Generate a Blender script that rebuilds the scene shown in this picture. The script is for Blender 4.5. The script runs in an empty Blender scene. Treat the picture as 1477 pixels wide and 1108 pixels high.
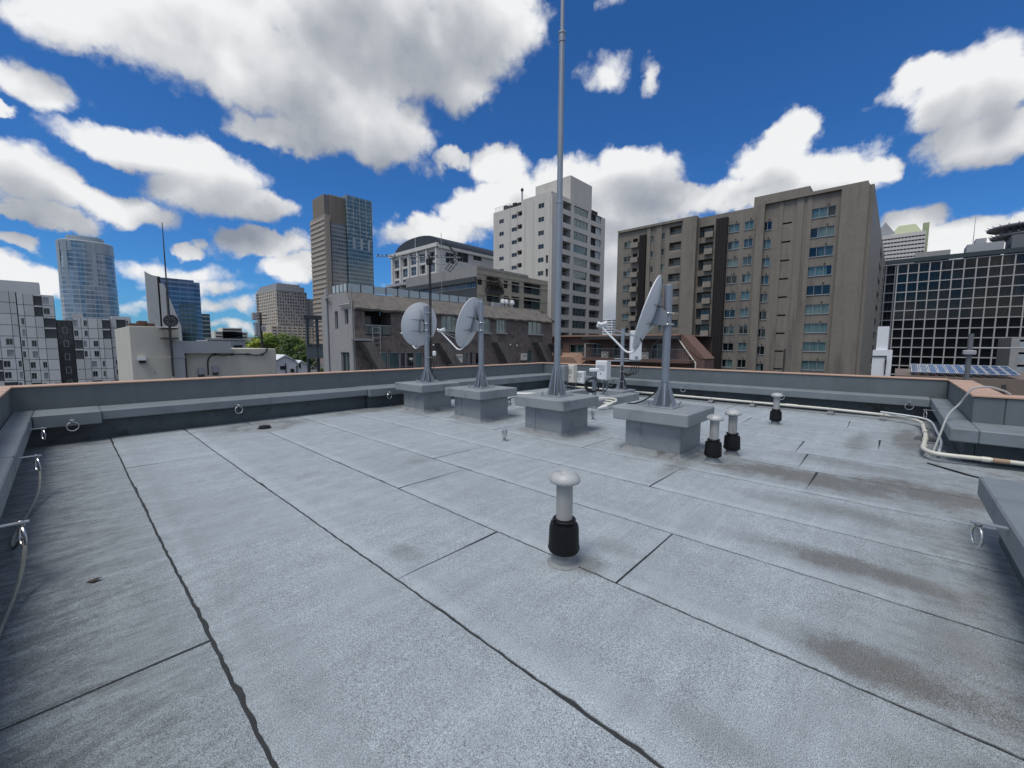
import bpy, math, random
from mathutils import Vector, Matrix
random.seed(7)
R = math.radians
scene = bpy.context.scene
COL = scene.collection
# ------------------------------------------------------------------ camera
FPX, PITCH, ROLL, YAW, CAMH = 596.9, .0937237, .00464384, .8246148, 1.55
IW, IH = 1477.0, 1108.0
def _axes():
    cp, sp, cr, sr = math.cos(PITCH), math.sin(PITCH), math.cos(ROLL), math.sin(ROLL)
    fw = Vector((0, cp, -sp)); up = Vector((0, sp, cp)); rt = Vector((1, 0, 0))
    rt, up = cr*rt + sr*up, -sr*rt + cr*up
    m = Matrix.Rotation(-YAW, 3, 'Z')
    return m @ rt, m @ up, m @ fw
RT, UP, FW = _axes()
CAMP = Vector((0, 0, CAMH))
cam = bpy.data.cameras.new('camera'); camo = bpy.data.objects.new('camera', cam)
COL.objects.link(camo)
camo.matrix_world = Matrix(((RT.x, UP.x, -FW.x, 0), (RT.y, UP.y, -FW.y, 0), (RT.z, UP.z, -FW.z, CAMH), (0, 0, 0, 1)))
cam.sensor_fit = 'HORIZONTAL'; cam.sensor_width = 36; cam.lens = 36*FPX/IW
cam.clip_start = .05; cam.clip_end = 12000
scene.camera = camo
scene.view_settings.view_transform = 'Standard'; scene.view_settings.look = 'None'
scene.view_settings.gamma = 1; scene.view_settings.use_curve_mapping = False
scene.view_settings.exposure = 0.68
scene.cycles.max_bounces = 5; scene.cycles.diffuse_bounces = 2; scene.cycles.glossy_bounces = 2; scene.cycles.transparent_max_bounces = 6
# a pixel of the photograph gives a direction; the distance comes from the plane it lies on
def ray(x, y): return FW + RT*((x-IW/2)/FPX) - UP*((y-IH/2)/FPX)
def gz(x, y, z=0.0):
    d = ray(x, y); return CAMP + d*((z-CAMH)/d.z)
def gX(x, y, X):
    d = ray(x, y); return CAMP + d*(X/d.x)
def gY(x, y, Y):
    d = ray(x, y); return CAMP + d*(Y/d.y)
def zat(X, Y, py):                        # height on the plumb line through (X,Y) that shows at image row py
    lo, hi = -60.0, 400.0
    for _ in range(50):
        m = (lo+hi)/2; q = Vector((X, Y, m)) - CAMP
        if q.dot(FW) < .2: hi = m; continue
        if IH/2 - FPX*q.dot(UP)/q.dot(FW) > py: lo = m
        else: hi = m
    return lo
# ------------------------------------------------------------------ sun, sky and clouds
SUN_AZ, SUN_EL = -98.0, 66.0             # azimuth from +Y towards +X
sdir = Vector((math.sin(R(SUN_AZ))*math.cos(R(SUN_EL)), math.cos(R(SUN_AZ))*math.cos(R(SUN_EL)), math.sin(R(SUN_EL))))
sl = bpy.data.lights.new('sun', 'SUN'); sl.energy = 1.5; sl.angle = R(28.0); sl.color = (1, .96, .9)
so = bpy.data.objects.new('sun', sl); COL.objects.link(so)
so.rotation_euler = sdir.to_track_quat('Z', 'Y').to_euler(); so.location = (0, 0, 60)

world = bpy.data.worlds.new('World'); scene.world = world; world.use_nodes = True
class NT:
    """small helper to write node trees as expressions"""
    def __init__(s, nt): s.nt = nt; s.n = nt.nodes; s.l = nt.links
    def node(s, t, **kw):
        n = s.n.new(t)
        for k, v in kw.items(): setattr(n, k, v)
        return n
    def put(s, sock, v):
        if isinstance(v, bpy.types.NodeSocket): s.l.new(v, sock)
        elif v is not None: sock.default_value = v
    def m(s, op, a, b=None, c=None, clamp=False):
        n = s.node('ShaderNodeMath', operation=op, use_clamp=clamp)
        for i, v in enumerate((a, b, c)):
            if v is not None: s.put(n.inputs[i], v)
        return n.outputs[0]
    def v(s, op, a, b=None, scale=None):
        n = s.node('ShaderNodeVectorMath', operation=op)
        s.put(n.inputs[0], a)
        if b is not None: s.put(n.inputs[1], b)
        if scale is not None: s.put(n.inputs['Scale'], scale)
        return n.outputs['Value'] if op in ('DOT_PRODUCT', 'LENGTH', 'DISTANCE') else n.outputs[0]
    def noise(s, vec, scale, detail=3, rough=.5, out=0, dist=0.0, lac=2.0):
        n = s.node('ShaderNodeTexNoise')
        s.put(n.inputs['Vector'], vec); n.inputs['Scale'].default_value = scale
        n.inputs['Detail'].default_value = detail; n.inputs['Roughness'].default_value = rough
        n.inputs['Distortion'].default_value = dist; n.inputs['Lacunarity'].default_value = lac
        return n.outputs[out]
    def step(s, x, a, b, lo=0.0, hi=1.0):
        n = s.node('ShaderNodeMapRange', interpolation_type='SMOOTHSTEP')
        s.put(n.inputs[0], x)
        for i, v in enumerate((a, b, lo, hi)): s.put(n.inputs[i+1], v)
        return n.outputs[0]
    def mix(s, f, a, b, blend='MIX'):
        n = s.node('ShaderNodeMix', data_type='RGBA', blend_type=blend, clamp_factor=True)
        s.put(n.inputs[0], f); s.put(n.inputs[6], a); s.put(n.inputs[7], b)
        return n.outputs[2]
def c4(c): return (c[0], c[1], c[2], 1)

# clouds: (centre column, centre row, half width, half height[, fullness]) as they stand in the sky
CLOUDS = [(120,25,95,50),(255,45,170,75),(400,95,190,85),(480,150,140,75),(560,55,170,85),(690,30,115,60),(555,200,75,50),(640,105,60,45),(400,195,90,28),
 (50,120,72,36),(5,165,30,14),(185,208,95,28),(300,262,95,45),(265,222,85,30),(40,258,100,45),(165,288,90,26),(60,305,90,16),(385,300,50,26),
 (15,345,40,16),(30,395,75,30),(265,343,27,14),(385,352,80,22),(430,390,60,24),(245,382,130,24,.35),(300,405,110,20,.3),(310,436,120,22,.4),(195,444,90,20,.35),
 (715,243,46,32),(650,232,34,17),(630,340,90,28),(690,310,60,38),(885,114,56,40,.42),(935,124,18,28,.45),(885,12,44,20,.25),(620,238,60,30,.25),
 (830,262,80,42),(910,252,85,40),(770,300,95,48),(880,300,140,50),(985,280,55,30),(870,360,90,60),(880,430,60,50),
 (1140,182,44,42),(1112,225,62,48),(1190,238,85,36),(1235,245,60,24),(1070,275,60,30),(1150,280,110,26),(1255,243,44,26),
 (1310,118,60,32),(1385,130,85,58),(1440,110,70,62),(1400,195,80,46),(1470,190,60,40),
 (1310,318,50,24),(1385,338,85,24),(1450,335,60,26),(1400,370,120,24),(620,415,140,22,.3),(320,468,120,12,.3)]
def cloud_group(name, full):
    g = bpy.data.node_groups.new(name, 'ShaderNodeTree')
    g.interface.new_socket('Dir', in_out='INPUT', socket_type='NodeSocketVector')
    g.interface.new_socket('Density', in_out='OUTPUT', socket_type='NodeSocketFloat')
    T = NT(g); gi = T.node('NodeGroupInput'); go = T.node('NodeGroupOutput')
    D0 = gi.outputs[0]
    w1 = T.v('SUBTRACT', T.noise(D0, 4.5, 2, .5, 1), (.5, .5, .5))
    V = T.v('ADD', D0, T.v('SCALE', w1, scale=.10))
    if full:
        w2 = T.v('SUBTRACT', T.noise(D0, 16, 4, .6, 1), (.5, .5, .5))
        V = T.v('ADD', V, T.v('SCALE', w2, scale=.06))
    best = None
    for (x, y, a, b, *pk) in CLOUDS:
        if not full and (pk or a*b < 2600): continue
        c = ray(x, y); L = c.length; c.normalize()
        r = Vector((0, 0, 1)).cross(c); r.normalize()
        u = r.cross(c); u.normalize()
        k = (x-IW/2)/FPX
        ar = a/FPX/L/math.sqrt(1+k*k)**.6; br = b/FPX/L
        p = T.v('DOT_PRODUCT', V, tuple(r/ar))
        q = T.v('DOT_PRODUCT', V, tuple(u/br))
        e = T.m('MULTIPLY_ADD', q, q, T.m('MULTIPLY', p, p))
        if pk: e = T.m('ADD', e, 1-pk[0])                  # thin, torn cloud
        best = e if best is None else (T.m('SMOOTH_MIN', best, e, .15) if a*b > 2200 and not pk else T.m('MINIMUM', best, e))
    best = T.m('SUBTRACT', 1.0, best)
    best = T.m('MAXIMUM', best, T.m('MULTIPLY', best, 1.7))          # solid hearts, torn edges
    fwd = T.v('DOT_PRODUCT', D0, tuple(FW))
    other = T.m('MULTIPLY', T.m('SUBTRACT', T.noise(D0, 3.2, 4, .55), .43), 7.0)      # unseen cloud all round, thickened to whiten the ambient light
    other = T.m('SUBTRACT', other, T.step(fwd, .38, .55, 0, 6))
    best = T.m('MAXIMUM', T.m('MAXIMUM', best, other), -1.5)
    fine = T.m('SUBTRACT', T.noise(D0, 13, 8 if full else 4, .62 if full else .5), .5)
    dens = T.m('MULTIPLY_ADD', fine, 2.3, best)
    if full:
        vor = T.node('ShaderNodeTexVoronoi', feature='F1'); vor.inputs['Scale'].default_value = 34
        g.links.new(T.v('ADD', D0, T.v('SCALE', w2, scale=.03)), vor.inputs['Vector'])
        dens = T.m('MULTIPLY_ADD', T.m('SUBTRACT', .42, vor.outputs['Distance']), .6, dens)
    g.links.new(dens, go.inputs[0])
    return g
g_full = cloud_group('cloud_density', True); g_soft = cloud_group('cloud_density_soft', False)

W = NT(world.node_tree); world.node_tree.nodes.clear()
tc = W.node('ShaderNodeTexCoord'); D = W.v('NORMALIZE', tc.outputs['Generated'])
sky = W.node('ShaderNodeTexSky', sky_type='NISHITA'); sky.sun_disc = False
sky.sun_elevation = R(SUN_EL); sky.sun_rotation = R(SUN_AZ); sky.altitude = 200
sky.air_density = 1.0; sky.dust_density = .5; sky.ozone_density = 3.0
def dens_at(vec, g):
    n = W.node('ShaderNodeGroup'); n.node_tree = g; W.put(n.inputs[0], vec); return n.outputs[0]
d0 = dens_at(D, g_full)
d1 = dens_at(W.v('NORMALIZE', W.v('ADD', D, tuple((sdir*.9 + Vector((0, 0, .5))).normalized()*.05))), g_soft)
alpha = W.step(d0, -.2, .85)
ds = dens_at(D, g_soft)
lit = W.m('MULTIPLY_ADD', W.m('SUBTRACT', ds, d1), .30, .60)
lit = W.m('SUBTRACT', lit, W.m('MULTIPLY', W.step(ds, .3, 2.6), .36))
lit = W.m('ADD', lit, W.m('MULTIPLY', W.m('SUBTRACT', W.noise(D, 5, 3, .45), .5), 1.2))
shade = W.m('ADD', lit, W.m('MULTIPLY', W.m('SUBTRACT', d0, ds), .07), clamp=True)
ramp = W.node('ShaderNodeValToRGB'); W.put(ramp.inputs[0], shade)
er = ramp.color_ramp; er.elements[0].position = .0; er.elements[0].color = (1.65, 1.85, 2.25, 1)
er.elements[1].position = .85; er.elements[1].color = (5.5, 5.55, 5.6, 1)
e = er.elements.new(.42); e.color = (3.1, 3.25, 3.5, 1)
skyc = W.mix(1.0, sky.outputs[0], (0.165, 0.41, 0.69, 1), 'MULTIPLY')
outc = W.mix(alpha, skyc, ramp.outputs[0])
bg = W.node('ShaderNodeBackground'); W.put(bg.inputs[0], outc); bg.inputs[1].default_value = 0.1
wo = W.node('ShaderNodeOutputWorld'); world.node_tree.links.new(bg.outputs[0], wo.inputs[0])
world.cycles.sampling_method = 'MANUAL'; world.cycles.sample_map_resolution = 512

# ------------------------------------------------------------------ helpers
WL = {}                                   # world position of every object that parents others
class MB:
    """collects shapes in world coordinates, build() links them as ONE mesh object"""
    def __init__(s): s.v = []; s.f = []
    def add(s, vs, fs):
        o = len(s.v); s.v += [tuple(p) for p in vs]; s.f += [tuple(i+o for i in f) for f in fs]; return s
    def box(s, x0, x1, y0, y1, z0, z1):
        return s.add([(x0,y0,z0),(x1,y0,z0),(x1,y1,z0),(x0,y1,z0),(x0,y0,z1),(x1,y0,z1),(x1,y1,z1),(x0,y1,z1)],
              [(0,3,2,1),(4,5,6,7),(0,1,5,4),(1,2,6,5),(2,3,7,6),(3,0,4,7)])
    def cbox(s, x0, x1, y0, y1, z0, z1, b=.012):      # box with chamfered edges
        xs, ys, zs = (x0, x1), (y0, y1), (z0, z1); vs = []; idx = {}
        for i in (0, 1):
            for j in (0, 1):
                for k in (0, 1):
                    sx, sy, sz = 1-2*i, 1-2*j, 1-2*k
                    for ax in range(3):
                        p = [xs[i]+sx*b, ys[j]+sy*b, zs[k]+sz*b]; p[ax] = (xs[i], ys[j], zs[k])[ax]
                        idx[i, j, k, ax] = len(vs); vs.append(p)
        fs = []
        for ax in range(3):
            o1, o2 = [(1, 2), (0, 2), (0, 1)][ax]
            for sd in (0, 1):
                ring = []
                for (a, c) in ((0, 0), (1, 0), (1, 1), (0, 1)):
                    q = [0, 0, 0]; q[ax] = sd; q[o1] = a; q[o2] = c; ring.append(idx[(*q, ax)])
                fs.append(ring)
        for ax in range(3):
            o1, o2 = [(1, 2), (0, 2), (0, 1)][ax]
            for a in (0, 1):
                for c in (0, 1):
                    q0 = [0, 0, 0]; q1 = [0, 0, 0]; q0[o1] = q1[o1] = a; q0[o2] = q1[o2] = c; q0[ax] = 0; q1[ax] = 1
                    fs.append((idx[(*q0, o1)], idx[(*q1, o1)], idx[(*q1, o2)], idx[(*q0, o2)]))
        for i in (0, 1):
            for j in (0, 1):
                for k in (0, 1): fs.append((idx[i, j, k, 0], idx[i, j, k, 1], idx[i, j, k, 2]))
        s.fix = True
        return s.add(vs, fs)
    def quad(s, *p): return s.add(p, [tuple(range(len(p)))])
    def prism(s, poly, d):                # polygon of points, extruded by vector d
        n = len(poly); d = Vector(d)
        vs = [Vector(p) for p in poly] + [Vector(p)+d for p in poly]
        return s.add(vs, [tuple(range(n))[::-1], tuple(range(n, 2*n))] + [(i, (i+1) % n, (i+1) % n+n, i+n) for i in range(n)])
    def tube(s, pts, r, n=8, cap=True):
        pts = [Vector(p) for p in pts]; rs = r if isinstance(r, (list, tuple)) else [r]*len(pts)
        vs = []; t0 = (pts[1]-pts[0]).normalized()
        a = t0.orthogonal().normalized()
        for i, p in enumerate(pts):
            t = (pts[min(i+1, len(pts)-1)]-pts[max(i-1, 0)]).normalized()
            a = (a - t*a.dot(t)).normalized(); b = t.cross(a)
            for k in range(n):
                g_ = 2*math.pi*k/n; vs.append(p + (a*math.cos(g_)+b*math.sin(g_))*rs[i])
        m = len(pts)
        fs = [(i*n+k, i*n+(k+1) % n, (i+1)*n+(k+1) % n, (i+1)*n+k) for i in range(m-1) for k in range(n)]
        if cap: fs += [tuple(range(n))[::-1], tuple(range((m-1)*n, m*n))]
        return s.add(vs, fs)
    def lathe(s, x, y, prof, n=24):       # prof: (radius, z) from bottom to top
        vs = []; m = len(prof)
        for (r, z) in prof:
            for k in range(n): vs.append((x+r*math.cos(2*math.pi*k/n), y+r*math.sin(2*math.pi*k/n), z))
        fs = [(i*n+k, i*n+(k+1) % n, (i+1)*n+(k+1) % n, (i+1)*n+k) for i in range(m-1) for k in range(n)]
        fs += [tuple(range(n))[::-1], tuple(range((m-1)*n, m*n))]
        return s.add(vs, fs)
    def torus(s, c, nrm, Rr, r, n=20, k=6):
        nrm = Vector(nrm).normalized(); a = nrm.orthogonal().normalized(); b = nrm.cross(a); c = Vector(c); vs = []
        for i in range(n):
            t = 2*math.pi*i/n; e = a*math.cos(t)+b*math.sin(t)
            for j in range(k):
                q = 2*math.pi*j/k; vs.append(c + e*(Rr+r*math.cos(q)) + nrm*(r*math.sin(q)))
        return s.add(vs, [(i*k+j, ((i+1) % n)*k+j, ((i+1) % n)*k+(j+1) % k, i*k+(j+1) % k) for i in range(n) for j in range(k)])
    def build(s, name, mat, parent=None, smooth=False, xf=None):
        o0 = WL.get(parent.name, Vector()) if parent else Vector()
        me = bpy.data.meshes.new(name)
        vv = s.v if xf is None else [xf @ Vector(p) for p in s.v]
        me.from_pydata([(p[0]-o0[0], p[1]-o0[1], p[2]-o0[2]) for p in vv], [], s.f)
        import bmesh
        bm = bmesh.new(); bm.from_mesh(me); bmesh.ops.recalc_face_normals(bm, faces=bm.faces); bm.to_mesh(me); bm.free()
        me.materials.append(mat)
        if smooth:
            me.shade_smooth()
            me.set_sharp_from_angle(angle=R(38))
        o = bpy.data.objects.new(name, me); COL.objects.link(o); o.parent = parent; WL[o.name] = o0
        return o
def tag(o, label=None, cat=None, group=None, kind=None):
    for k, v in (('label', label), ('category', cat), ('group', group), ('kind', kind)):
        if v: o[k] = v
    return o
def thing(name, loc, label, cat, group=None):
    o = bpy.data.objects.new(name, None); COL.objects.link(o); o.location = loc; o.empty_display_size = .2
    WL[o.name] = Vector(loc); return tag(o, label, cat, group)
def curve_pts(P, n=8):                    # Catmull-Rom through the points
    P = [Vector(p) for p in P]; Q = [P[0]*2-P[1]] + P + [P[-1]*2-P[-2]]; out = []
    for i in range(1, len(Q)-2):
        for k in range(n):
            t = k/n; a, b, c, d = Q[i-1:i+3]
            out.append(.5*((2*b)+(c-a)*t+(2*a-5*b+4*c-d)*t*t+(3*b-a-3*c+d)*t**3))
    return out + [P[-1]]
# ------------------------------------------------------------------ materials
def mat(name, col, rough=.7, metal=0.0, var=.12, vs=3.0, streak=0.0, ss=2.5, bump=0.0, bs=60.0, fine=0.0, fs=200.0, spec=.5, dirt=None, course=0.0):
    m = bpy.data.materials.new(name); m.use_nodes = True; nt = m.node_tree; T = NT(nt)
    b = nt.nodes['Principled BSDF']
    pos = T.node('ShaderNodeNewGeometry').outputs['Position']
    f = T.m('MULTIPLY_ADD', T.m('SUBTRACT', T.noise(pos, vs, 5, .6), .5), var*3.2, 1.0)
    if streak:
        sv = T.v('MULTIPLY', pos, (1, 1, .06))
        f = T.m('MULTIPLY', f, T.m('MULTIPLY_ADD', T.m('SUBTRACT', T.noise(sv, ss, 4, .65), .5), streak*3, 1.0))
    if course: f = T.m('MULTIPLY', f, T.m('MULTIPLY_ADD', T.m('SUBTRACT', T.noise(T.v('MULTIPLY', pos, (.55, .55, 4.5)), 1.6, 5, .75), .5), course*3, 1.0))
    if fine: f = T.m('MULTIPLY', f, T.m('MULTIPLY_ADD', T.m('SUBTRACT', T.noise(pos, fs, 2, .6), .5), fine*4, 1.0))
    c = T.v('SCALE', tuple(col), scale=f)
    if dirt:
        dm = T.step(T.noise(T.v('MULTIPLY', pos, dirt[2]), dirt[1], 5, .65), .5, .72)
        c = T.mix(dm, c, c4(dirt[0]))
    T.put(b.inputs['Base Color'], c); b.inputs['Metallic'].default_value = metal
    T.put(b.inputs['Roughness'], T.m('MULTIPLY_ADD', T.m('SUBTRACT', T.noise(pos, vs*2.3, 3, .6), .5), .3, rough, clamp=True))
    b.inputs['Specular IOR Level'].default_value = spec
    if bump:
        bn = T.node('ShaderNodeBump'); bn.inputs['Strength'].default_value = bump; bn.inputs['Distance'].default_value = .01
        T.put(bn.inputs['Height'], T.noise(pos, bs, 4, .65)); nt.links.new(bn.outputs[0], b.inputs['Normal'])
    return m
M = {}
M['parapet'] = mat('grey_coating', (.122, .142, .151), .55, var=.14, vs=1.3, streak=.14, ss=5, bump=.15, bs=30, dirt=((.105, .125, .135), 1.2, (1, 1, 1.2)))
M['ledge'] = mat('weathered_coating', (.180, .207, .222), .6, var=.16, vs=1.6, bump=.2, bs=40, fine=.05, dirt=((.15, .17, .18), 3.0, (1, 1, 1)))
M['under'] = mat('shaded_base_coating', (0.078, 0.098, 0.109), .7, var=.2, vs=2, streak=.15, dirt=((.03, .033, .03), 3, (1, 1, 1)))  # darker than the parapet coating: shade under the ledge is put into the colour
M['plinth'] = mat('plinth_coating', (.25, .27, .282), .55, var=.08, vs=2.2, streak=.06, bump=.12, bs=40, dirt=((.15, .17, .18), 2.0, (1, 1, 1)))
M['skirt'] = mat('flashing_sheet', (0.243, 0.261, 0.266), .7, var=.18, vs=5, bump=.5, bs=25, fine=.08, dirt=((.10, .095, .085), 3.5, (1, 1, 1)))
M['coping'] = mat('terracotta_coping', (.48, .315, .225), .6, var=.10, vs=3, fine=.03)
M['bitumen'] = mat('bitumen', (.028, .031, .033), .75, var=.3, vs=6, bump=.6, bs=90)
M['galv'] = mat('galvanised_steel', (.33, .36, .395), .45, .65, var=.1, vs=6, streak=.06, fine=.04, fs=60)
M['mast'] = mat('mast_steel', (.27, .30, .34), .5, .5, var=.08, vs=3, streak=.05)
M['steel'] = mat('stainless_steel', (.62, .62, .62), .25, .9, var=.08, vs=20)
M['dish'] = mat('dish_grey', (.66, .67, .68), .45, 0, var=.04, vs=4)
M['dishdark'] = mat('bracket_grey', (.26, .28, .30), .5, .3, var=.08, vs=8)
M['ventpipe'] = mat('vent_pipe_grey', (.38, .38, .365), .6, .1, var=.1, vs=8, streak=.12, ss=22, dirt=((.20, .195, .18), 6, (1, 1, .4)))
M['ventcap'] = mat('cast_aluminium_cap', (.46, .47, .46), .6, .25, var=.14, vs=14, bump=.25, bs=80, dirt=((.24, .24, .23), 9, (1, 1, 1)))
M['rubber'] = mat('black_rubber', (.008, .008, .009), .5, 0, var=.15, vs=10, spec=.25)
M['cable'] = mat('black_cable', (.012, .012, .012), .5)
M['pvc'] = mat('cream_pvc', (.66, .64, .55), .4, 0, var=.08, vs=5)
M['hose'] = mat('grey_hose', (.36, .37, .37), .5, 0, var=.1, vs=9)
M['white'] = mat('white_casing', (.72, .73, .74), .4, 0, var=.03, vs=5)
M['cream'] = mat('cream_casing', (.62, .60, .52), .45, 0, var=.04, vs=5)
M['rope'] = mat('old_rope', (.22, .23, .21), .9, 0, var=.2, vs=30, bump=.6, bs=150)
M['block'] = mat('grey_rubber_block', (.17, .18, .185), .7, 0, var=.15, vs=12)
M['leaf_dry'] = mat('dry_leaf', (.05, .035, .02), .7)

# ------------------------------------------------------------------ ground and the flat roof
GZ = -19.0
gm = mat('city_ground', (.10, .10, .10), .9, var=.3, vs=.02)
gr = MB().quad((-6000, -6000, GZ), (6000, -6000, GZ), (6000, 6000, GZ), (-6000, 6000, GZ)).build('ground', gm); tag(gr, kind='structure')

YB, XR, XL = 9.98, 12.62, -.60            # inner faces of the parapets
ZC, ZL = .875, .48                        # top of coping, top of ledge
# roofing membrane material: mineral granules, lap bands, wash marks, stains
def roof_material():
    m = bpy.data.materials.new('mineral_roofing_sheet'); m.use_nodes = True; nt = m.node_tree; T = NT(nt)
    b = nt.nodes['Principled BSDF']; pos = T.node('ShaderNodeNewGeometry').outputs['Position']
    sep = T.node('ShaderNodeSeparateXYZ'); T.put(sep.inputs[0], pos); X, Y = sep.outputs[0], sep.outputs[1]
    gran = T.noise(pos, 120, 2, .75); gran2 = T.noise(pos, 260, 1, .6)
    f = T.m('MULTIPLY_ADD', T.m('SUBTRACT', gran, .5), 1.3, 1.0)
    f = T.m('MULTIPLY_ADD', T.m('SUBTRACT', gran2, .5), 2.8, f)
    big = T.noise(pos, .8, 4, .6); f = T.m('MULTIPLY', f, T.m('MULTIPLY_ADD', T.m('SUBTRACT', big, .5), .38, 1.0))
    # wash marks run across the sheets (along X)
    wob = T.v('ADD', pos, T.v('SCALE', T.v('SUBTRACT', T.noise(pos, 1.6, 2, .5, 1), (.5, .5, .5)), scale=.10))
    st = T.noise(T.v('MULTIPLY', wob, (.5, 6.5, 1)), 1.0, 6, .62)
    st2 = T.noise(T.v('MULTIPLY', wob, (2.5, 26, 1)), 1.0, 5, .7)
    f = T.m('MULTIPLY', f, T.m('MULTIPLY_ADD', T.m('SUBTRACT', st, .5), .42, 1.0))
    f = T.m('MULTIPLY', f, T.m('MULTIPLY_ADD', T.m('SUBTRACT', st2, .5), .22, 1.0))
    # pale lap band on the far side of each joint
    fr = T.m('FRACT', T.m('DIVIDE', T.m('SUBTRACT', T.m('ADD', X, 9.65), .42), .965))
    lap = T.m('MULTIPLY', T.step(T.m('ADD', fr, T.m('MULTIPLY', T.m('SUBTRACT', T.noise(pos, 9, 3, .6), .5), .07)), .16, .08), .12)
    f = T.m('ADD', f, lap)
    mot = T.noise(pos, 4.5, 6, .72); f = T.m('MULTIPLY', f, T.m('MULTIPLY_ADD', T.m('SUBTRACT', mot, .5), .5, 1.0))
    wear = T.step(T.noise(T.v('MULTIPLY', pos, (1, .35, 1)), 7, 5, .7), .58, .78, 0, .16); f = T.m('SUBTRACT', f, wear)
    col = T.v('SCALE', (.308, .346, .368), scale=f)
    # green-brown algae and dirt where water stands: (x, y, half x, half y, strength)
    nz = T.m('ADD', T.m('MULTIPLY', T.m('SUBTRACT', T.noise(pos, 2.6, 6, .75), .5), 3.4), T.m('MULTIPLY', T.m('SUBTRACT', gran, .5), 2.2))
    dirt = None; dmin = None
    for (x, y, a, c, s) in [(5.85, .75, .42, 1.25, .95), (6.1, -.3, .45, .8, 1.0), (6.9, .2, .3, .9, .6), (4.85, .25, .22, .75, .6), (3.2, -.35, .5, .2, .5), (1.75, -.25, .5, .25, .5), (3.68, .12, .17, .66, .9), (2.58, -.1, .19, .46, .95),
                            (1.64, 2.57, .10, .16, .35), (2.79, 1.5, .13, .17, .35), (1.66, .42, .1, .25, .3), (2.42, 1.5, .12, .13, .7), (6.0, 2.2, .62, .5, .75),
                            (6.1, 4.2, .65, .5, .7), (6.1, 6.2, .7, .5, .7), (5.9, 7.9, .7, .6, .75), (2.5, 8.75, .9, .5, .8), (5.2, 9.0, 1.6, .35, .8),
                            (8.7, .35, 1.1, .16, .55), (9.3, -.25, 1.6, .22, .85), (.1, 2.62, .12, .5, .5), (5.4, 1.95, .5, .15, .6), (8.0, 6.4, 1.4, .4, .5),
                            (.22, 2.2, .05, .09, .4), (3.1, 4.6, .2, .12, .35), (1.9, 5.0, .2, .1, .3), (8.4, 5.0, .8, .35, .5), (-.1, 9.1, .7, .4, .9)]:
        dx = T.m('DIVIDE', T.m('SUBTRACT', X, x), a); dy = T.m('DIVIDE', T.m('SUBTRACT', Y, y), c)
        d = T.m('ADD', T.m('MULTIPLY_ADD', dx, dx, T.m('MULTIPLY', dy, dy)), nz)
        if s > .55: dmin = d if dmin is None else T.m('MINIMUM', dmin, d)
        e = T.step(d, 1.5, .0, 0.0, s); dirt = e if dirt is None else T.m('MAXIMUM', dirt, e)
    rim = T.m('MULTIPLY', T.step(dmin, 1.75, 1.35), T.step(dmin, .95, 1.3), clamp=True)        # tide line of silt round the puddle marks
    dirt = T.m('MULTIPLY_ADD', rim, .22, dirt)
    # grime streaks off the left and far walls, with some wall-foot shade painted in
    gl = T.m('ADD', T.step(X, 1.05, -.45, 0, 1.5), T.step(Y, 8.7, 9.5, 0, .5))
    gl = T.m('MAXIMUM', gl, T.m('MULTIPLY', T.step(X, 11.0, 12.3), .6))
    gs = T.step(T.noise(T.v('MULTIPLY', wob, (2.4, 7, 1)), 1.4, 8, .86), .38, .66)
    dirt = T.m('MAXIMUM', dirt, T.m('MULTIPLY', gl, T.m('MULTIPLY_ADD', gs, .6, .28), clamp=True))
    # blotchy grime towards the raised slab
    g2 = T.step(T.noise(T.v('MULTIPLY', pos, (2.2, 1, 1)), 3.5, 6, .78), .40, .68)
    dirt = T.m('MAXIMUM', dirt, T.m('MULTIPLY', T.step(Y, .55, -.6, 0, .9), T.m('MULTIPLY_ADD', g2, .7, .18), clamp=True))
    dirt = T.m('MULTIPLY', dirt, T.m('MULTIPLY_ADD', T.m('SUBTRACT', gran, .5), 1.6, 1.0), clamp=True)
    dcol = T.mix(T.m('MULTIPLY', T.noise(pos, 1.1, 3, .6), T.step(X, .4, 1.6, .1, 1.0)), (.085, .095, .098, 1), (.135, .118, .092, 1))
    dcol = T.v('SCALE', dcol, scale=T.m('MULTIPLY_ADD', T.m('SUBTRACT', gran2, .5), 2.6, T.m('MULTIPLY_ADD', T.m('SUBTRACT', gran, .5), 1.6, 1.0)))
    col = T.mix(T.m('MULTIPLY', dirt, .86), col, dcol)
    T.put(b.inputs['Base Color'], col); b.inputs['Roughness'].default_value = .88
    b.inputs['Specular IOR Level'].default_value = .35
    bn = T.node('ShaderNodeBump'); bn.inputs['Strength'].default_value = .55; bn.inputs['Distance'].default_value = .004
    T.put(bn.inputs['Height'], T.m('ADD', gran, T.m('MULTIPLY', T.noise(pos, 14, 3, .6), 1.2))); nt.links.new(bn.outputs[0], b.inputs['Normal'])
    return m
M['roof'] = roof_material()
roof = MB()
roof.add([(-.95, -8, 0), (13.0, -8, 0), (13.0, 10.35, 0), (-.95, 10.35, 0)], [(0, 1, 2, 3)])
roof = roof.build('roof_floor', M['bitumen']); tag(roof, kind='structure')
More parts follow.
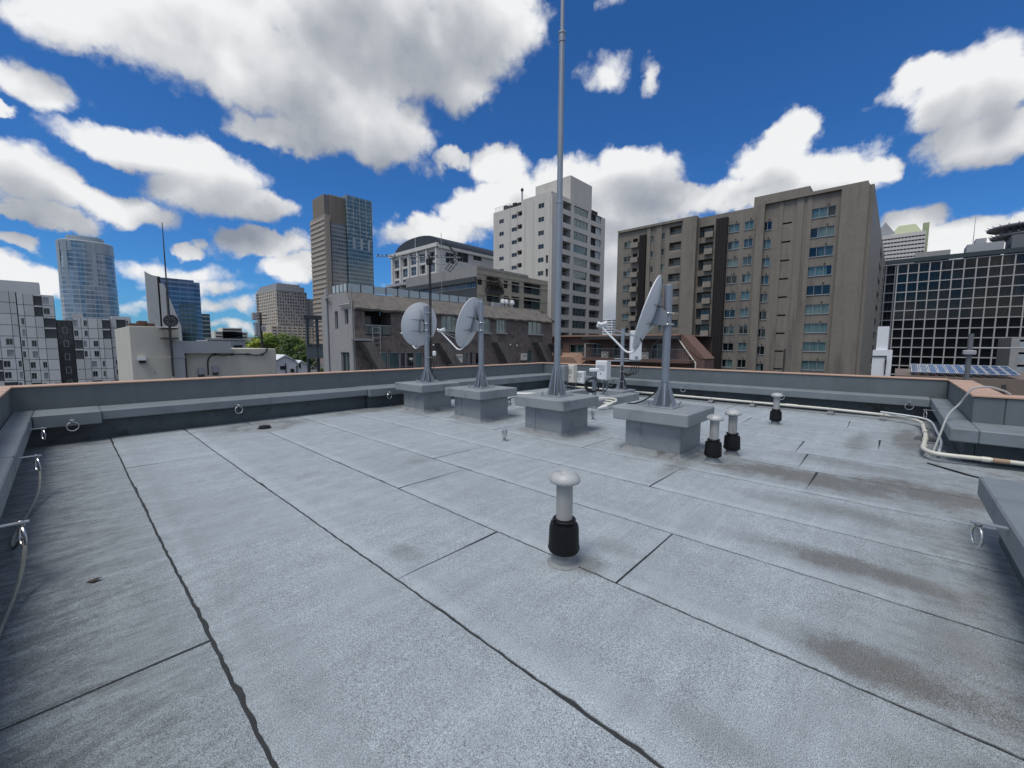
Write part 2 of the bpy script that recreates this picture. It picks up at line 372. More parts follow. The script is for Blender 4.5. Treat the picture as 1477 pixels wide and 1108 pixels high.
# roofing sheets laid side by side, every one with its own ragged edges; the bitumen shows in the joints
class Wob:
    def __init__(s, sd):
        r = random.Random(sd); s.t = [(r.uniform(.15, .5), r.uniform(0, 6.3), .004), (r.uniform(1.2, 2.4), r.uniform(0, 6.3), .002), (r.uniform(5, 9), r.uniform(0, 6.3), .0012), (r.uniform(14, 22), r.uniform(0, 6.3), .0016)]
        s.g = [(r.uniform(.5, 1.1), r.uniform(0, 6.3)), (r.uniform(2.5, 4.5), r.uniform(0, 6.3))]; s.r = r
    def line(s, y): return sum(a*math.sin(k*y*2+p) for k, p, a in s.t)
    def gap(s, y):                        # width of the open joint
        q = math.sin(s.g[0][0]*y*2+s.g[0][1])*.5+math.sin(s.g[1][0]*y*2+s.g[1][1])*.35+math.sin(s.g[1][0]*y*7.3+s.g[0][1])*.25
        return .0115 + .015*max(0, q-.12)**1.6
xs = [-.56] + [.42+.965*k for k in range(13)]
xs[-1] = 12.5
wobs = [Wob(40+i) for i in range(len(xs))]
cuts = {0: [2.53, -3.2], 1: [-2.2, 6.9], 2: [2.33, -1.5], 3: [3.85, 1.25, -3], 4: [4.52, -.9], 5: [7.3, 1.9, -2], 6: [5.3, 3.4, .62, -3], 7: [7.0, .83, -1.1], 8: [5.6, 1.0, -2.4], 9: [8.1, 3.1, .1], 10: [6.4, 2.2, -1.4], 11: [4.9, .6], 12: [7.2, 3.0]}
rr = random.Random(3)
for i in range(13):
    lo, hi = -7.8, 9.5
    cs = [hi] + sorted(cuts.get(i, []), reverse=True) + [lo]
    for j in range(len(cs)-1):
        y1, y0 = cs[j], cs[j+1]
        ga = 0 if j == 0 else .005
        n = max(4, int((y1-y0)/.03)); mb = MB(); vs = []
        cw = Wob(rr.randint(0, 9999)); skew = rr.uniform(-.03, .03)
        K = 7
        for k in range(n+1):
            t = k/n
            for c in range(K):
                u = c/(K-1)
                ya = y0+.004+cw.line(u*1.0+i)*.6+skew*(u-.5); yb = y1-ga-cw.gap(u*1.3+i*2)*.5+cw.line(u*1.0+i+5)*.4+skew*(u-.5)
                y = ya+(yb-ya)*t
                xa = xs[i]+(wobs[i].line(y)+wobs[i].gap(y)*1.0+rr.uniform(0, .0055) if i else 0)
                xb = xs[i+1]+(wobs[i+1].line(y)-.0025 if i < 12 else 0)
                edge = c in (0, K-1) or k in (0, n)
                z = .0065 + (0 if edge else .0012*math.sin(y*3.1+i)+.001*math.sin(y*1.3+u*4)) + (.0018 if c == 1 else 0)
                vs.append((xa+(xb-xa)*u, y, z))
        fs = [(k*K+c, k*K+c+1, (k+1)*K+c+1, (k+1)*K+c) for k in range(n) for c in range(K-1)]
        ring = [c for c in range(K)] + [k*K+K-1 for k in range(1, n+1)] + [n*K+c for c in range(K-2, -1, -1)] + [k*K for k in range(n-1, 0, -1)]
        o = len(vs); vs += [(vs[q][0], vs[q][1], .0005) for q in ring]
        fs += [(ring[q], ring[(q+1) % len(ring)], o+(q+1) % len(ring), o+q)[::-1] for q in range(len(ring))]
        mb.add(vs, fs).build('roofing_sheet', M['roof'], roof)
# ------------------------------------------------------------------ parapets: upper wall with coping, ledge, recessed base
GP = 'roof parapets'; jr = random.Random(31); M['bead'] = mat('joint_bead', (.10, .118, .126), .6, var=.2, vs=8)
def wallrun(name, label, loc, pieces):
    t = thing(name, loc, label, 'wall', GP)
    for nm, m, boxes, ch in pieces:
        for b in boxes:
            o = MB().cbox(*b, b=ch).build(nm, m, t)
            if nm == 'base_wall': continue
            # sheet joints: thin raised beads of the coating, coping butt joints with sealant
            ax = 0 if b[1]-b[0] > b[3]-b[2] else 1; lo, hi = b[2*ax], b[2*ax+1]; st = 1.83 if nm == 'upper_wall' else 2.4 if nm == 'ledge' else 3.0
            k = 1
            while lo+k*st < hi-.3:
                u = lo+k*st+jr.uniform(-.08, .08); w = .004 if nm != 'coping' else .006; e = .0022; q = [b[0]-e, b[1]+e, b[2]-e, b[3]+e, b[4]+.02, b[5]+e]
                q[2*ax] = u-w; q[2*ax+1] = u+w
                MB().box(*q).build('sheet_joint' if nm != 'coping' else 'sealant_joint', M['bead'], o); k += 1
    return t
# far wall on the left (faces -Y)
ce = .30
wallrun('parapet_wall', 'grey parapet wall with pink coping in front of the beige penthouse', (5, YB, 0), [
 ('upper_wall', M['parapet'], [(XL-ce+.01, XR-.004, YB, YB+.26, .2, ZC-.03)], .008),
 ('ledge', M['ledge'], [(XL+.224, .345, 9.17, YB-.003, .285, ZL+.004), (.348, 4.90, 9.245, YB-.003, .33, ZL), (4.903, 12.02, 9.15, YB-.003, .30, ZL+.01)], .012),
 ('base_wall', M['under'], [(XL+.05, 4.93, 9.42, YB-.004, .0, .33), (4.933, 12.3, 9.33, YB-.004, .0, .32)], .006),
 ('coping', M['coping'], [(XL-ce, XR-.025, YB-.022, YB+.29, ZC-.028, ZC)], .006)])
# left wall (faces +X)
wallrun('parapet_wall', 'grey parapet wall with a frayed rope hanging from its ring brackets', (XL, 4, 0), [
 ('upper_wall', M['parapet'], [(XL-.26, XL, -6, YB-.003, .2, ZC-.03)], .008),
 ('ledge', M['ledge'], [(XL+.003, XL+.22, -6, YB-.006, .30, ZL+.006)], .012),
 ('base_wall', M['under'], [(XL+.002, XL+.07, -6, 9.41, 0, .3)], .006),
 ('coping', M['coping'], [(XL-ce, XL+.022, -6, YB-.025, ZC-.028, ZC)], .006)])
# far wall on the right (faces -X)
JY = -.86
wallrun('parapet_wall', 'long grey parapet wall with pink coping in front of the brown tower', (XR, 5, 0), [
 ('upper_wall', M['parapet'], [(XR, XR+.26, JY+.004, YB+.26, .2, ZC-.03)], .008),
 ('ledge', M['ledge'], [(12.06, XR-.003, JY+.27, YB-.006, .31, ZL)], .012),
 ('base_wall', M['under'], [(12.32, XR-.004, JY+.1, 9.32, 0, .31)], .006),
 ('coping', M['coping'], [(XR-.022, XR+.30, JY-.0, YB+.29, ZC-.028, ZC+.002)], .006)])
# return (faces +Y) and the stretch beyond it (faces -X)
X2 = 8.78
wallrun('parapet_wall', 'short return of the parapet with a grey hose running over its coping', (10.7, JY, 0), [
 ('upper_wall', M['parapet'], [(X2+.003, XR+.26, JY-.30, JY, .2, ZC-.03)], .008),
 ('ledge', M['ledge'], [(7.93, 12.3, JY+.003, JY+.265, .31, ZL+.004)], .012),
 ('base_wall', M['under'], [(8.2, 12.31, JY+.002, JY+.1, 0, .31)], .006),
 ('coping', M['coping'], [(X2+.03, XR-.025, JY-.33, JY+.022, ZC-.028, ZC-.001)], .006)])
wallrun('parapet_wall', 'grey parapet wall with wide ledge beside the cream pipe', (X2, -4, 0), [
 ('upper_wall', M['parapet'], [(X2, X2+.26, -8, JY-.304, .2, ZC-.03), (X2+.001, X2+.25, JY-.3, JY-.001, .2, ZC-.031)], .008),
 ('ledge', M['ledge'], [(7.93, X2-.003, -8, JY, .31, ZL+.002)], .012),
 ('base_wall', M['under'], [(8.22, X2-.004, -8, JY, 0, .31)], .006),
 ('coping', M['coping'], [(X2-.022, X2+.32, -8, JY+.022, ZC-.028, ZC+.003)], .006)])
# raised slab beside the camera
t = thing('raised_slab', (3, -1.5, 0), 'grey raised concrete slab with a steel ring bracket on its edge', 'slab')
MB().cbox(-2.5, 5.14, -3.2, -.58, .315, ZL, b=.012).build('top_slab', M['ledge'], t)
MB().cbox(-2.3, 4.95, -3.0, -.70, 0, .315, b=.01).build('base_wall', M['under'], t)

# ------------------------------------------------------------------ ring brackets
def ring_bracket(face, p, label):
    """face: outward direction of the wall; p: foot of the plate on the wall face"""
    f = Vector(face); p = Vector(p); s = Vector((0, 0, 1)).cross(f)
    t = thing('ring_bracket', tuple(p), label, 'ring bracket', 'steel ring brackets on the parapets')
    MB().prism([p+s*.022+Vector((0, 0, .004)), p-s*.022+Vector((0, 0, .004)), p-s*.022-Vector((0, 0, .004)), p+s*.022-Vector((0, 0, .004))], f*.16).build('plate', M['dishdark'], t)
    c = p+f*.125
    MB().torus(c+Vector((0, 0, -.008)), s, .016, .006, 12).build('eye', M['steel'], t, True)
    MB().torus(c+Vector((0, 0, -.088)), f+s*.25, .066, .0075, 28, 8).build('ring', M['steel'], t, True)
RL = 'steel ring bracket on the ledge of the wall before the beige penthouse'
for X, Yf, lb in ((.02, 9.17, 'steel ring bracket on the thick ledge block at the far left corner'), (2.2, 9.245, 'steel ring bracket on the ledge right above the roof drain'), (5.35, 9.15, 'steel ring bracket on the ledge next to the plinth with the yagi mast')): ring_bracket((0, -1, 0), (X, Yf, .385), lb)
for Y, lb in ((6.7, 'steel ring bracket on the ledge left of the panel antenna pole'), (4.39, 'steel ring bracket on the ledge just behind the edge-on dish plinth'), (2.0, 'steel ring bracket on the ledge behind the vent pipe near the cream pipe'), (-.28, 'steel ring bracket on the ledge end where the cream pipe bends')): ring_bracket((-1, 0, 0), (12.06, Y, .40), lb)
for Y, lb in ((8.3, 'steel ring bracket on the left wall in the far corner, without rope'), (6.3, 'steel ring bracket on the left wall where the rope begins'), (4.0, 'steel ring bracket on the left wall halfway along the rope')): ring_bracket((1, 0, 0), (XL+.22, Y, .415), lb)
ring_bracket((0, 1, 0), (10.6, JY+.265, .41), 'steel ring bracket on the short return of the parapet by the hose')
ring_bracket((0, 1, 0), (3.86, -.58, .445), 'steel ring bracket on the edge of the raised slab')
rp = curve_pts([(-.235, 6.3, .30), (-.25, 6.05, .12), (-.3, 5.6, .05), (-.36, 5.0, .03), (-.33, 4.5, .10), (-.245, 4.02, .30), (-.27, 3.8, .12), (-.33, 3.3, .03), (-.36, 2.6, .02), (-.3, 1.9, .02)], 8)
tag(MB().tube(rp, .011, 6).build('rope', M['rope'], None, True), 'frayed grey rope tied between the ring brackets of the left wall', 'rope')
# ------------------------------------------------------------------ plinths
def plinth(cx, cy, label):
    t = thing('concrete_plinth', (cx, cy, 0), label, 'plinth', 'grey plinths in a row')
    a = .545; b = .405
    MB().cbox(cx-a, cx+a, cy-a, cy+a, .475, .65, b=.012).build('cap_slab', M['plinth'], t)
    pd = MB().cbox(cx-b, cx+b, cy-b, cy+b, .0, .475, b=.01).build('pedestal', M['plinth'], t)
    MB().tube([(cx-b-.002, cy+.16, .02), (cx-b-.002, cy+.16, .46)], .006, 5).build('sheet_joint', M['skirt'], pd)
    r = random.Random(int(cx*100+cy*1000)); mb = MB(); vs = []; n = 14         # welded skirt round the foot, wavy outer edge
    for side in range(4):
        for k in range(n):
            u = -1+2*k/n; e = [(u, -1), (1, u), (-u, 1), (-1, -u)][side]
            w = .10+r.uniform(-.012, .015)
            vs += [(cx+e[0]*(b+.004), cy+e[1]*(b+.004), .075+r.uniform(-.006, .006)), (cx+e[0]*(b+.035), cy+e[1]*(b+.035), .022), (cx+e[0]*(b+w), cy+e[1]*(b+w), .0085)]
    N = 4*n
    mb.add(vs, [(k*3+j, ((k+1) % N)*3+j, ((k+1) % N)*3+j+1, k*3+j+1) for k in range(N) for j in (0, 1)])
    mb.build('flashing', M['skirt'], t, True)
    return t
PL = [(5.90, 8.23), (5.98, 6.42), (5.98, 4.43), (6.02, 2.48)]
plinth(*PL[0], 'grey concrete plinth carrying the dish and the yagi antenna mast')
plinth(*PL[1], 'grey concrete plinth carrying the dish with the single white feed horn')
plinth(*PL[2], 'grey concrete plinth carrying the tall tapered mast')
plinth(*PL[3], 'grey concrete plinth beside the pair of vent pipes')
# ------------------------------------------------------------------ poles with gusset plates
def gusset_base(t, cx, cy, z, r, h=.34, w=.17, rot=.39, nb=4, pl=.21):
    bp = MB().cbox(cx-pl, cx+pl, cy-pl, cy+pl, z, z+.016, b=.004).build('base_plate', M['galv'], t)
    for k in range(8):
        a = rot+k*math.pi/4; e = Vector((math.cos(a), math.sin(a), 0)); s = Vector((-e.y, e.x, 0))*.005; c = Vector((cx, cy, z+.0165))
        MB().prism([c+e*(r-.004)-s, c+e*w-s, c+e*w-s+Vector((0, 0, .03)), c+e*(r+.006)-s+Vector((0, 0, h)), c+e*(r-.004)-s+Vector((0, 0, h))], s*2).build('gusset', M['galv'], t)
    for (sx, sy) in ((1, 1), (-1, 1), (-1, -1), (1, -1)):
        x, y = cx+sx*(pl-.035), cy+sy*(pl-.035)
        MB().lathe(x, y, [(.024, z+.0165), (.024, z+.04), (.014, z+.042), (.014, z+.075), (.010, z+.078)], 8).build('anchor_bolt', M['steel'], bp)
def dish(pole, zc, label, az, tilt, rad, top, feed=True, prad=.057, dz=.0, radome=False, side=None):
    cx, cy = pole
    t = thing('satellite_dish', (cx, cy, .65), label, 'satellite dish', 'satellite dishes on the plinths')
    gusset_base(t, cx, cy, .65, prad)
    MB().lathe(cx, cy, [(prad, .668), (prad, top-.01), (prad-.01, top)], 20).build('pole', M['mast'], t, True)
    MB().lathe(cx, cy, [(prad+.006, 1.02), (prad+.006, 1.035)], 20).build('pole_collar', M['mast'], t, True)
    # dish frame: n = direction the dish looks, built round the pole
    n = Vector((math.sin(az)*math.cos(tilt), math.cos(az)*math.cos(tilt), math.sin(tilt)))
    h = Vector((0, 0, 1)).cross(n).normalized(); u = n.cross(h)
    c = Vector((cx, cy, zc)) + n*.30 + u*dz                   # centre of the rim plane
    def P(a, b, d): return c + h*a + u*b + n*d
    dep = .115; nr, na = 8, 40; mb = MB(); vs = []
    for i in range(nr+1):
        q = i/nr
        for k in range(na):
            g_ = 2*math.pi*k/na; vs.append(P(rad*q*math.cos(g_), rad*1.07*q*math.sin(g_), -dep*(1-q*q)))
    o = len(vs)
    for i in range(nr+1):
        q = i/nr
        for k in range(na):
            g_ = 2*math.pi*k/na; vs.append(P(rad*q*math.cos(g_), rad*1.07*q*math.sin(g_), -dep*(1-q*q)-.006))
    fs = []
    for i in range(nr):
        for k in range(na):
            fs += [(i*na+k, i*na+(k+1) % na, (i+1)*na+(k+1) % na, (i+1)*na+k), (o+i*na+k, o+(i+1)*na+k, o+(i+1)*na+(k+1) % na, o+i*na+(k+1) % na)]
    mb.add(vs, fs); rf = mb.build('reflector', M['dish'], t, True)
    mb = MB(); pts = [P(rad*math.cos(2*math.pi*k/na), rad*1.07*math.sin(2*math.pi*k/na), .002) for k in range(na+1)]
    mb.tube(pts, .011, 6); mb.build('rim', M['dish'], rf, True)
    for (a0, b0, a1, b1) in ((0, .15, -.30, .13), (0, -.13, -.30, -.15), (0, .15, .30, .13), (0, -.13, .30, -.15), (-.05, .1, -.05, .42), (.05, .1, .05, .42)):
        def bk(a, b): return -dep*(1-(a*a+b*b)/(rad*rad))-.006
        p0, p1 = P(a0, b0, bk(a0, b0)-.075), P(a1, b1, bk(a1, b1)-.006)
        q0, q1 = P(a0, b0, bk(a0, b0)), P(a1, b1, bk(a1, b1))
        MB().prism([p0-u*.004, p1-u*.004, q1-u*.004, q0-u*.004], u*.008 if abs(a1-a0) > .1 else h*.008).build('rib', M['dishdark'], rf)
    mt = MB(); pb = Vector((cx, cy, 0))
    bk0 = P(0, 0, -dep-.012)
    zc2 = bk0.z; hn = Vector((n.x, n.y, 0)).normalized()
    for sg in (-1, 1):
        mt.prism([P(sg*.075, .14, -dep-.01), P(sg*.075, -.14, -dep-.01), Vector((cx, cy, zc-.10))+h*sg*.075, Vector((cx, cy, zc+.10))+h*sg*.075], h*.006)
    mt.prism([P(-.09, .16, -dep-.005), P(.09, .16, -dep-.005), P(.09, -.16, -dep-.005), P(-.09, -.16, -dep-.005)], -n*.008)
    bkt = mt.build('mount_bracket', M['dishdark'], t)
    for dzz in (-.08, .08):
        cl = MB()
        cl.torus((cx, cy, zc+dzz), (0, 0, 1), prad+.008, .010, 18, 6)
        for sg in (-1, 1): cl.tube([Vector((cx, cy, zc+dzz))+h*sg*(prad+.012)-hn*.09, Vector((cx, cy, zc+dzz))+h*sg*(prad+.012)+hn*.07], .006, 6)
        cl.build('clamp', M['steel'], bkt, True)
    if feed:
        arm = curve_pts([P(0, -.12, -dep-.035), P(0, -rad*.62, -.075), P(0, -rad*1.1, -.02), P(0, -rad*1.22, .09), P(0, -rad*1.05, .28), P(0, -rad*.72, .62)], 6)
        MB().tube(arm, .016, 8).build('feed_arm', M['white'], t, True)
        e = arm[-1]; ax = (c-e).normalized(); sx = ax.cross(u).normalized()
        lnb = MB(); lnb.tube([e-ax*.02, e+ax*.04, e+ax*.05, e+ax*.12, e+ax*.125], [.034, .034, .026, .045, .02], 14)
        lnb.tube([e-ax*.02+sx*.0, e-ax*.02-sx*.13], .03, 10); lnb.tube([e+sx*.03, e+sx*.10+u*.03], .022, 10)
        lnb.build('feed_horn', M['white'], t, True)
        for sg in (-1, 1): MB().tube([P(sg*rad*.72, -rad*.72, -.02), e-ax*.01], .006, 6).build('feed_stay', M['dishdark'], t, True)
    return t, P, c, n, h, u
AZ = -YAW*0                                # world azimuth helper (from +Y)
def az_world(deg_from_view): return YAW + R(deg_from_view)      # angle right of the viewing direction -> from +Y to +X
d1 = dish(PL[0], 1.97, 'grey satellite dish with the yagi antenna mast strapped to its pole', az_world(-46), R(12), .49, 2.47, True)
d2 = dish(PL[1], 1.93, 'grey satellite dish with a single white feed horn on a bent arm', az_world(-70), R(17), .50, 2.45, True)
d3 = dish(PL[3], 1.94, 'grey satellite dish turned almost edge-on with a black cable on its pole', az_world(-66), R(18), .52, 2.43, True)
# black cables
cx, cy = PL[3]
pc = gX(905, 584, 6.0)
tag(MB().tube(curve_pts([(cx-.30, cy+.30, 1.70), (cx-.16, cy+.20, 1.50), (cx-.02, cy+.11, 1.63), (cx+.05, cy+.06, 1.55), (cx+.045, cy+.062, 1.2), (cx+.05, cy+.075, .95), (cx+.0, cy+.25, .76), (cx-.05, cy+.42, .665), (cx-.10, cy+.52, .658), (cx-.14, cy+.548, .63)], 8), .011, 6).build('dish_cable', M['cable'], None, True), 'black cable looping from the edge-on dish down its pole', 'cable')
cx, cy = PL[0]
# ------------------------------------------------------------------ TV antenna mast strapped to the first dish pole
t = thing('yagi_antenna', (cx+.02, cy-.1, .66), 'black TV yagi antenna on a thin mast strapped to a dish pole', 'antenna')
mx, my = cx+.075, cy-.045
MB().tube([(mx, my, .70), (mx, my, 3.62)], .020, 10).build('mast', M['cable'], t, True)
for z in (1.25, 1.75, 2.3): MB().torus((mx-.035, my+.02, z), (0, 0, 1), .085, .009, 16).build('strap', M['dishdark'], t, True)
MB().cbox(mx-.06, mx+.06, my-.06, my+.06, 3.42, 3.56, b=.01).build('balun_box', M['cable'], t)
pa = gX(541, 364.5, 6.05); pb = gX(662, 373, 6.05)
# boom runs square to the view: fix both ends at the mast's depth
vd = Vector((math.sin(YAW), math.cos(YAW), 0)); vr = Vector((math.cos(YAW), -math.sin(YAW), 0))
mc = Vector((mx, my, 3.60)); A = mc - vr*1.30 + Vector((0, 0, .045)) + vd*.15; Bq = mc + vr*.74 - Vector((0, 0, .03)) - vd*.09
boom = MB().tube([A, Bq], .012, 6).build('boom', M['dishdark'], t, True)
bd = (Bq-A).normalized(); sd = bd.cross(Vector((0, 0, 1))).normalized()
for k in range(17):
    p = A + (Bq-A)*(.03+.80*k/16); L = .085+.03*(k/16)
    MB().tube([p-sd*L+Vector((0, 0, .02)), p+sd*L+Vector((0, 0, .02))], .006, 5).build('director', M['cable'], t)
    if k % 2 == 0: MB().box(p.x-.01, p.x+.01, p.y-.01, p.y+.01, p.z+.01, p.z+.045).build('element_clip', M['cable'], t)
for sg in (-1, 1):                        # corner reflector, two leaning grids
    e = Bq - bd*.05; tip = e - bd*.25 + Vector((0, 0, sg*.30))
    for w in (-.2, 0, .2): MB().tube([e+sd*w, tip+sd*w], .008, 5).build('reflector_bar', M['cable'], t)
    for q in (.1, .4, .7, 1.0): MB().tube([e+(tip-e)*q-sd*.24, e+(tip-e)*q+sd*.24], .006, 5).build('reflector_rod', M['cable'], t)
MB().tube(curve_pts([mc-Vector((0, 0, .08))-vr*.02, mc-vr*.25-Vector((0, 0, .11)), mc-vr*.5+Vector((0, 0, -.03))], 6), .010, 6).build('stay_arm', M['dishdark'], t, True)
MB().tube(curve_pts([mc-Vector((0, 0, .08))+vr*.02, mc+vr*.2-Vector((0, 0, .16)), mc+vr*.45-Vector((0, 0, .14)), mc+vr*.62-Vector((0, 0, .02))], 6), .010, 6).build('stay_arm', M['dishdark'], t, True)
MB().tube(curve_pts([(mx+.02, my-.02, 3.4), (mx+.03, my-.02, 2.2), (mx+.03, my-.025, 1.3), (mx+.06, my-.05, 1.05), (mx+.01, my-.05, .9), (mx+.12, my-.06, .74), (mx+.3, my+.02, .664), (mx+.46, my-.05, .662)], 8), .008, 6).build('feed_cable', M['cable'], t, True)
MB().lathe(mx+.07, my-.05, [(.03, 1.28), (.045, 1.30), (.045, 1.38), (.03, 1.40)], 12).build('junction_box', M['white'], t)
# ------------------------------------------------------------------ tall mast
cx, cy = PL[2]
t = thing('antenna_mast', (cx, cy, .65), 'tall tapered grey steel mast on the third plinth', 'mast')
gusset_base(t, cx, cy, .65, .06, h=.5, w=.175, pl=.22)
for (z0, z1, r) in ((.668, 4.0, .057), (4.0, 6.72, .049), (6.72, 8.6, .034), (8.6, 10.5, .025)):
    MB().lathe(cx, cy, [(r, z0), (r*.94, z1)], 20).build('mast_section', M['mast'], t, True)
for z, r in ((4.0, .060), (6.72, .062), (8.6, .05)):
    MB().lathe(cx, cy, [(r, z-.015), (r, z+.015)], 16).build('flange', M['galv'], t)
    MB().lathe(cx, cy, [(r*.87, z-.14), (r*.87, z-.016)], 16).build('sleeve', M['mast'], t, True)
MB().lathe(cx, cy, [(.006, 10.5), (.004, 11.6)], 6).build('lightning_rod', M['steel'], t)
# ------------------------------------------------------------------ vent stacks
def vent(x, y, label, s=1.0, tilt=0.0, group='soil vent stacks'):
    t = thing('vent_pipe', (x, y, 0), label, 'vent pipe', group)
    xf = Matrix.Translation((x, y, 0)) @ Matrix.Rotation(tilt, 4, (1, .4, 0)) @ Matrix.Diagonal((s, s, s, 1)) @ Matrix.Translation((-x, -y, 0))
    MB().lathe(x, y, [(.118, .0085), (.10, .012), (.086, .022), (.0815, .05), (.079, .07), (.0785, .13)], 24).build('base_flashing', M['skirt'], t, True, xf)
    sl = MB().lathe(x, y, [(.078, .085), (.105, .10), (.113, .12), (.108, .15), (.104, .27), (.098, .292), (.075, .297), (.072, .312), (.078, .316), (.078, .335), (.06, .336)], 28).build('rubber_sleeve', M['rubber'], t, True, xf)
    MB().torus((x, y, .325), (0, 0, 1), .079, .005, 24, 6).build('hose_clamp', M['cable'], sl, True, xf)
    MB().box(x-.10, x-.075, y+.02, y+.04, .322, .34).build('clamp_screw', M['cable'], sl, False, xf)
    MB().lathe(x, y, [(.058, .30), (.058, .60)], 24).build('pipe', M['ventpipe'], t, True, xf)
    cp = MB().lathe(x, y, [(.04, .592), (.088, .594), (.104, .600), (.108, .608), (.107, .620), (.100, .640), (.082, .657), (.055, .667), (.03, .670), (.028, .673), (.0005, .674)], 32).build('cap', M['ventcap'], t, True, xf)
    MB().torus((x, y, .671), (0, 0, 1), .026, .003, 18, 5).build('cap_boss', M['ventcap'], cp, True, xf)
    for k in range(4):
        a = k*math.pi/2+.5; MB().tube([(x+.056*math.cos(a), y+.056*math.sin(a), .58), (x+.075*math.cos(a), y+.075*math.sin(a), .604)], .006, 5).build('cap_strut', M['ventcap'], cp, False, xf)
vent(2.33, 1.645, 'vent pipe with domed cap and black sleeve standing alone on the open roof')
vent(5.78, 1.70, 'vent pipe of the pair beside the plinth, right against its corner', .97, .012)
vent(6.36, 1.62, 'vent pipe of the pair beside the plinth, farther from its corner', .98, -.01)
vent(9.48, 1.66, 'vent pipe with black sleeve near the cream pipe and the long wall', .95)
def stub(x, y, label):
    t = thing('vent_stub', (x, y, 0), label, 'vent', 'small metal deaeration vents')
    MB().lathe(x, y, [(.06, .007), (.05, .012), (.026, .02), (.024, .06)], 16).build('flange', M['skirt'], t, True)
    MB().lathe(x, y, [(.022, .05), (.022, .075), (.042, .078), (.044, .19), (.040, .20), (.0005, .203)], 18).build('cap', M['steel'], t, True)
stub(4.74, 4.54, 'small steel deaeration vent in front of the tall mast plinth')
stub(7.41, 4.55, 'small steel deaeration vent behind the plinths near the cable coil')
# ------------------------------------------------------------------ roof drain
t = thing('roof_drain', (2.46, 8.5, 0), 'round roof drain with a dark strainer in a sealed patch', 'drain')
vs = []; N = 40; rd = random.Random(5)
for (r, z) in ((.05, .0085), (.2, .009), (.33, .0115), (.40, .013), (.46, .0085)):
    for k in range(N):
        q = r*(1+.05*math.sin(3*2*math.pi*k/N+1)+rd.uniform(-.015, .015)); vs.append((2.46+q*math.cos(2*math.pi*k/N), 8.5+q*math.sin(2*math.pi*k/N), z))
MB().add(vs, [(i*N+k, i*N+(k+1) % N, (i+1)*N+(k+1) % N, (i+1)*N+k) for i in range(4) for k in range(N)]).build('sealed_patch', M['skirt'], t, True)
MB().lathe(2.42, 8.42, [(.11, .009), (.11, .022), (.09, .03), (.08, .05), (.05, .062), (.0005, .066)], 20).build('strainer', M['rubber'], t, True)
for k in range(12):
    a = k*math.pi/6; MB().box(2.42+.085*math.cos(a)-.006, 2.42+.085*math.cos(a)+.006, 8.42+.085*math.sin(a)-.006, 8.42+.085*math.sin(a)+.006, .022, .058).build('strainer_bar', M['bitumen'], t)
# ------------------------------------------------------------------ cream pipe run
pp = curve_pts([(11.95, 9.0, .13), (11.93, 7, .13), (11.92, 5, .13), (11.9, 2.3, .125), (11.82, 1.1, .13), (11.7, .15, .12), (11.45, -.28, .12), (11.0, -.44, .12), (10.2, -.45, .125), (9.3, -.44, .12), (8.6, -.40, .12), (8.2, -.38, .115), (7.95, -.47, .115), (7.92, -.62, .115), (7.96, -.85, .115), (8.0, -1.3, .115), (8.0, -2.5, .115), (8.0, -5, .115)], 6)
t = thing('drain_pipe', (11.9, 3, 0), 'long cream plastic pipe along the foot of the far right wall', 'pipe')
MB().tube(pp, .028, 12).build('pipe', M['pvc'], t, True)
for (p, q) in (((11.9, 1.9, .127), (11.88, 1.65, .128)), ((9.9, -.45, .123), (9.8, -.448, .123)), ((9.1, -.43, .12), (9.0, -.425, .12)), ((8.5, -.395, .12), (8.4, -.392, .12)), ((7.962, -.9, .115), (7.968, -.98, .115))): MB().tube([p, q], .034, 12).build('coupling', M['pvc'], t, True)
MB().tube([(7.97, -1.0, .115), (7.985, -1.14, .115)], .031, 12).build('tape', mat('brown_tape', (.34, .24, .16), .6), t, True)
def support(x, y, rz, lb):
    o = MB(); a = .13
    o.prism([(-a, -.055, .008), (a, -.055, .008), (a*.98, -.055, .05), (a*.62, -.055, .085), (-a*.62, -.055, .085), (-a*.98, -.055, .05)], (0, .11, 0))
    xf = Matrix.Translation((x, y, 0)) @ Matrix.Rotation(rz, 4, 'Z')
    t = thing('pipe_support', (x, y, 0), lb, 'pipe support', 'rubber blocks under the cream pipe')
    o.build('block', M['block'], t, False, xf)
    MB().tube([(-.05, 0, .06), (-.045, 0, .125), (-.02, 0, .155), (.02, 0, .155), (.045, 0, .125), (.05, 0, .06)], .007, 6).build('saddle', M['dishdark'], t, False, xf)
for (x, y) in ((11.92, 5.2), (11.91, 3.6), (11.9, 2.6), (11.8, 1.0), (11.66, .1)): support(x, y, 0, 'dark rubber block carrying the straight cream pipe along the long wall')
for y in (-1.45, -2.6): support(8.0, y, 0, 'grey rubber block carrying the cream pipe past the wide ledge')
support(9.6, -.45, R(90), 'rubber block under the cream pipe beside the parapet return')
t = thing('conduit_run', (10, -.6, 0), 'thin white conduit pair strapped beside the cream pipe by the return', 'conduit')
MB().tube(curve_pts([(11.75, .15, .17), (11.3, -.38, .18), (10.9, -.56, .17), (10.0, -.60, .13), (9.0, -.60, .11), (8.15, -.53, .09)], 6), .017, 8).build('conduit', M['white'], t, True)
for x in (8.3, 8.9, 9.5, 10.1): MB().box(x-.01, x+.01, -.61, -.43, .075, .10).build('strap', M['dishdark'], t)
hp = [(8.15, -.47, .07), (8.3, -.52, .25), (8.62, -.60, .52), (8.80, -.66, .62), (8.92, -.74, .72), (8.90, -.80, .86), (8.92, -.86, .955), (8.95, -1.0, .985), (8.98, -1.15, .94), (9.0, -1.22, .89)]
tag(MB().tube(curve_pts(hp, 8), .0135, 8).build('drain_hose', M['hose'], None, True), 'grey corrugated hose climbing over the coping at the parapet return', 'hose')
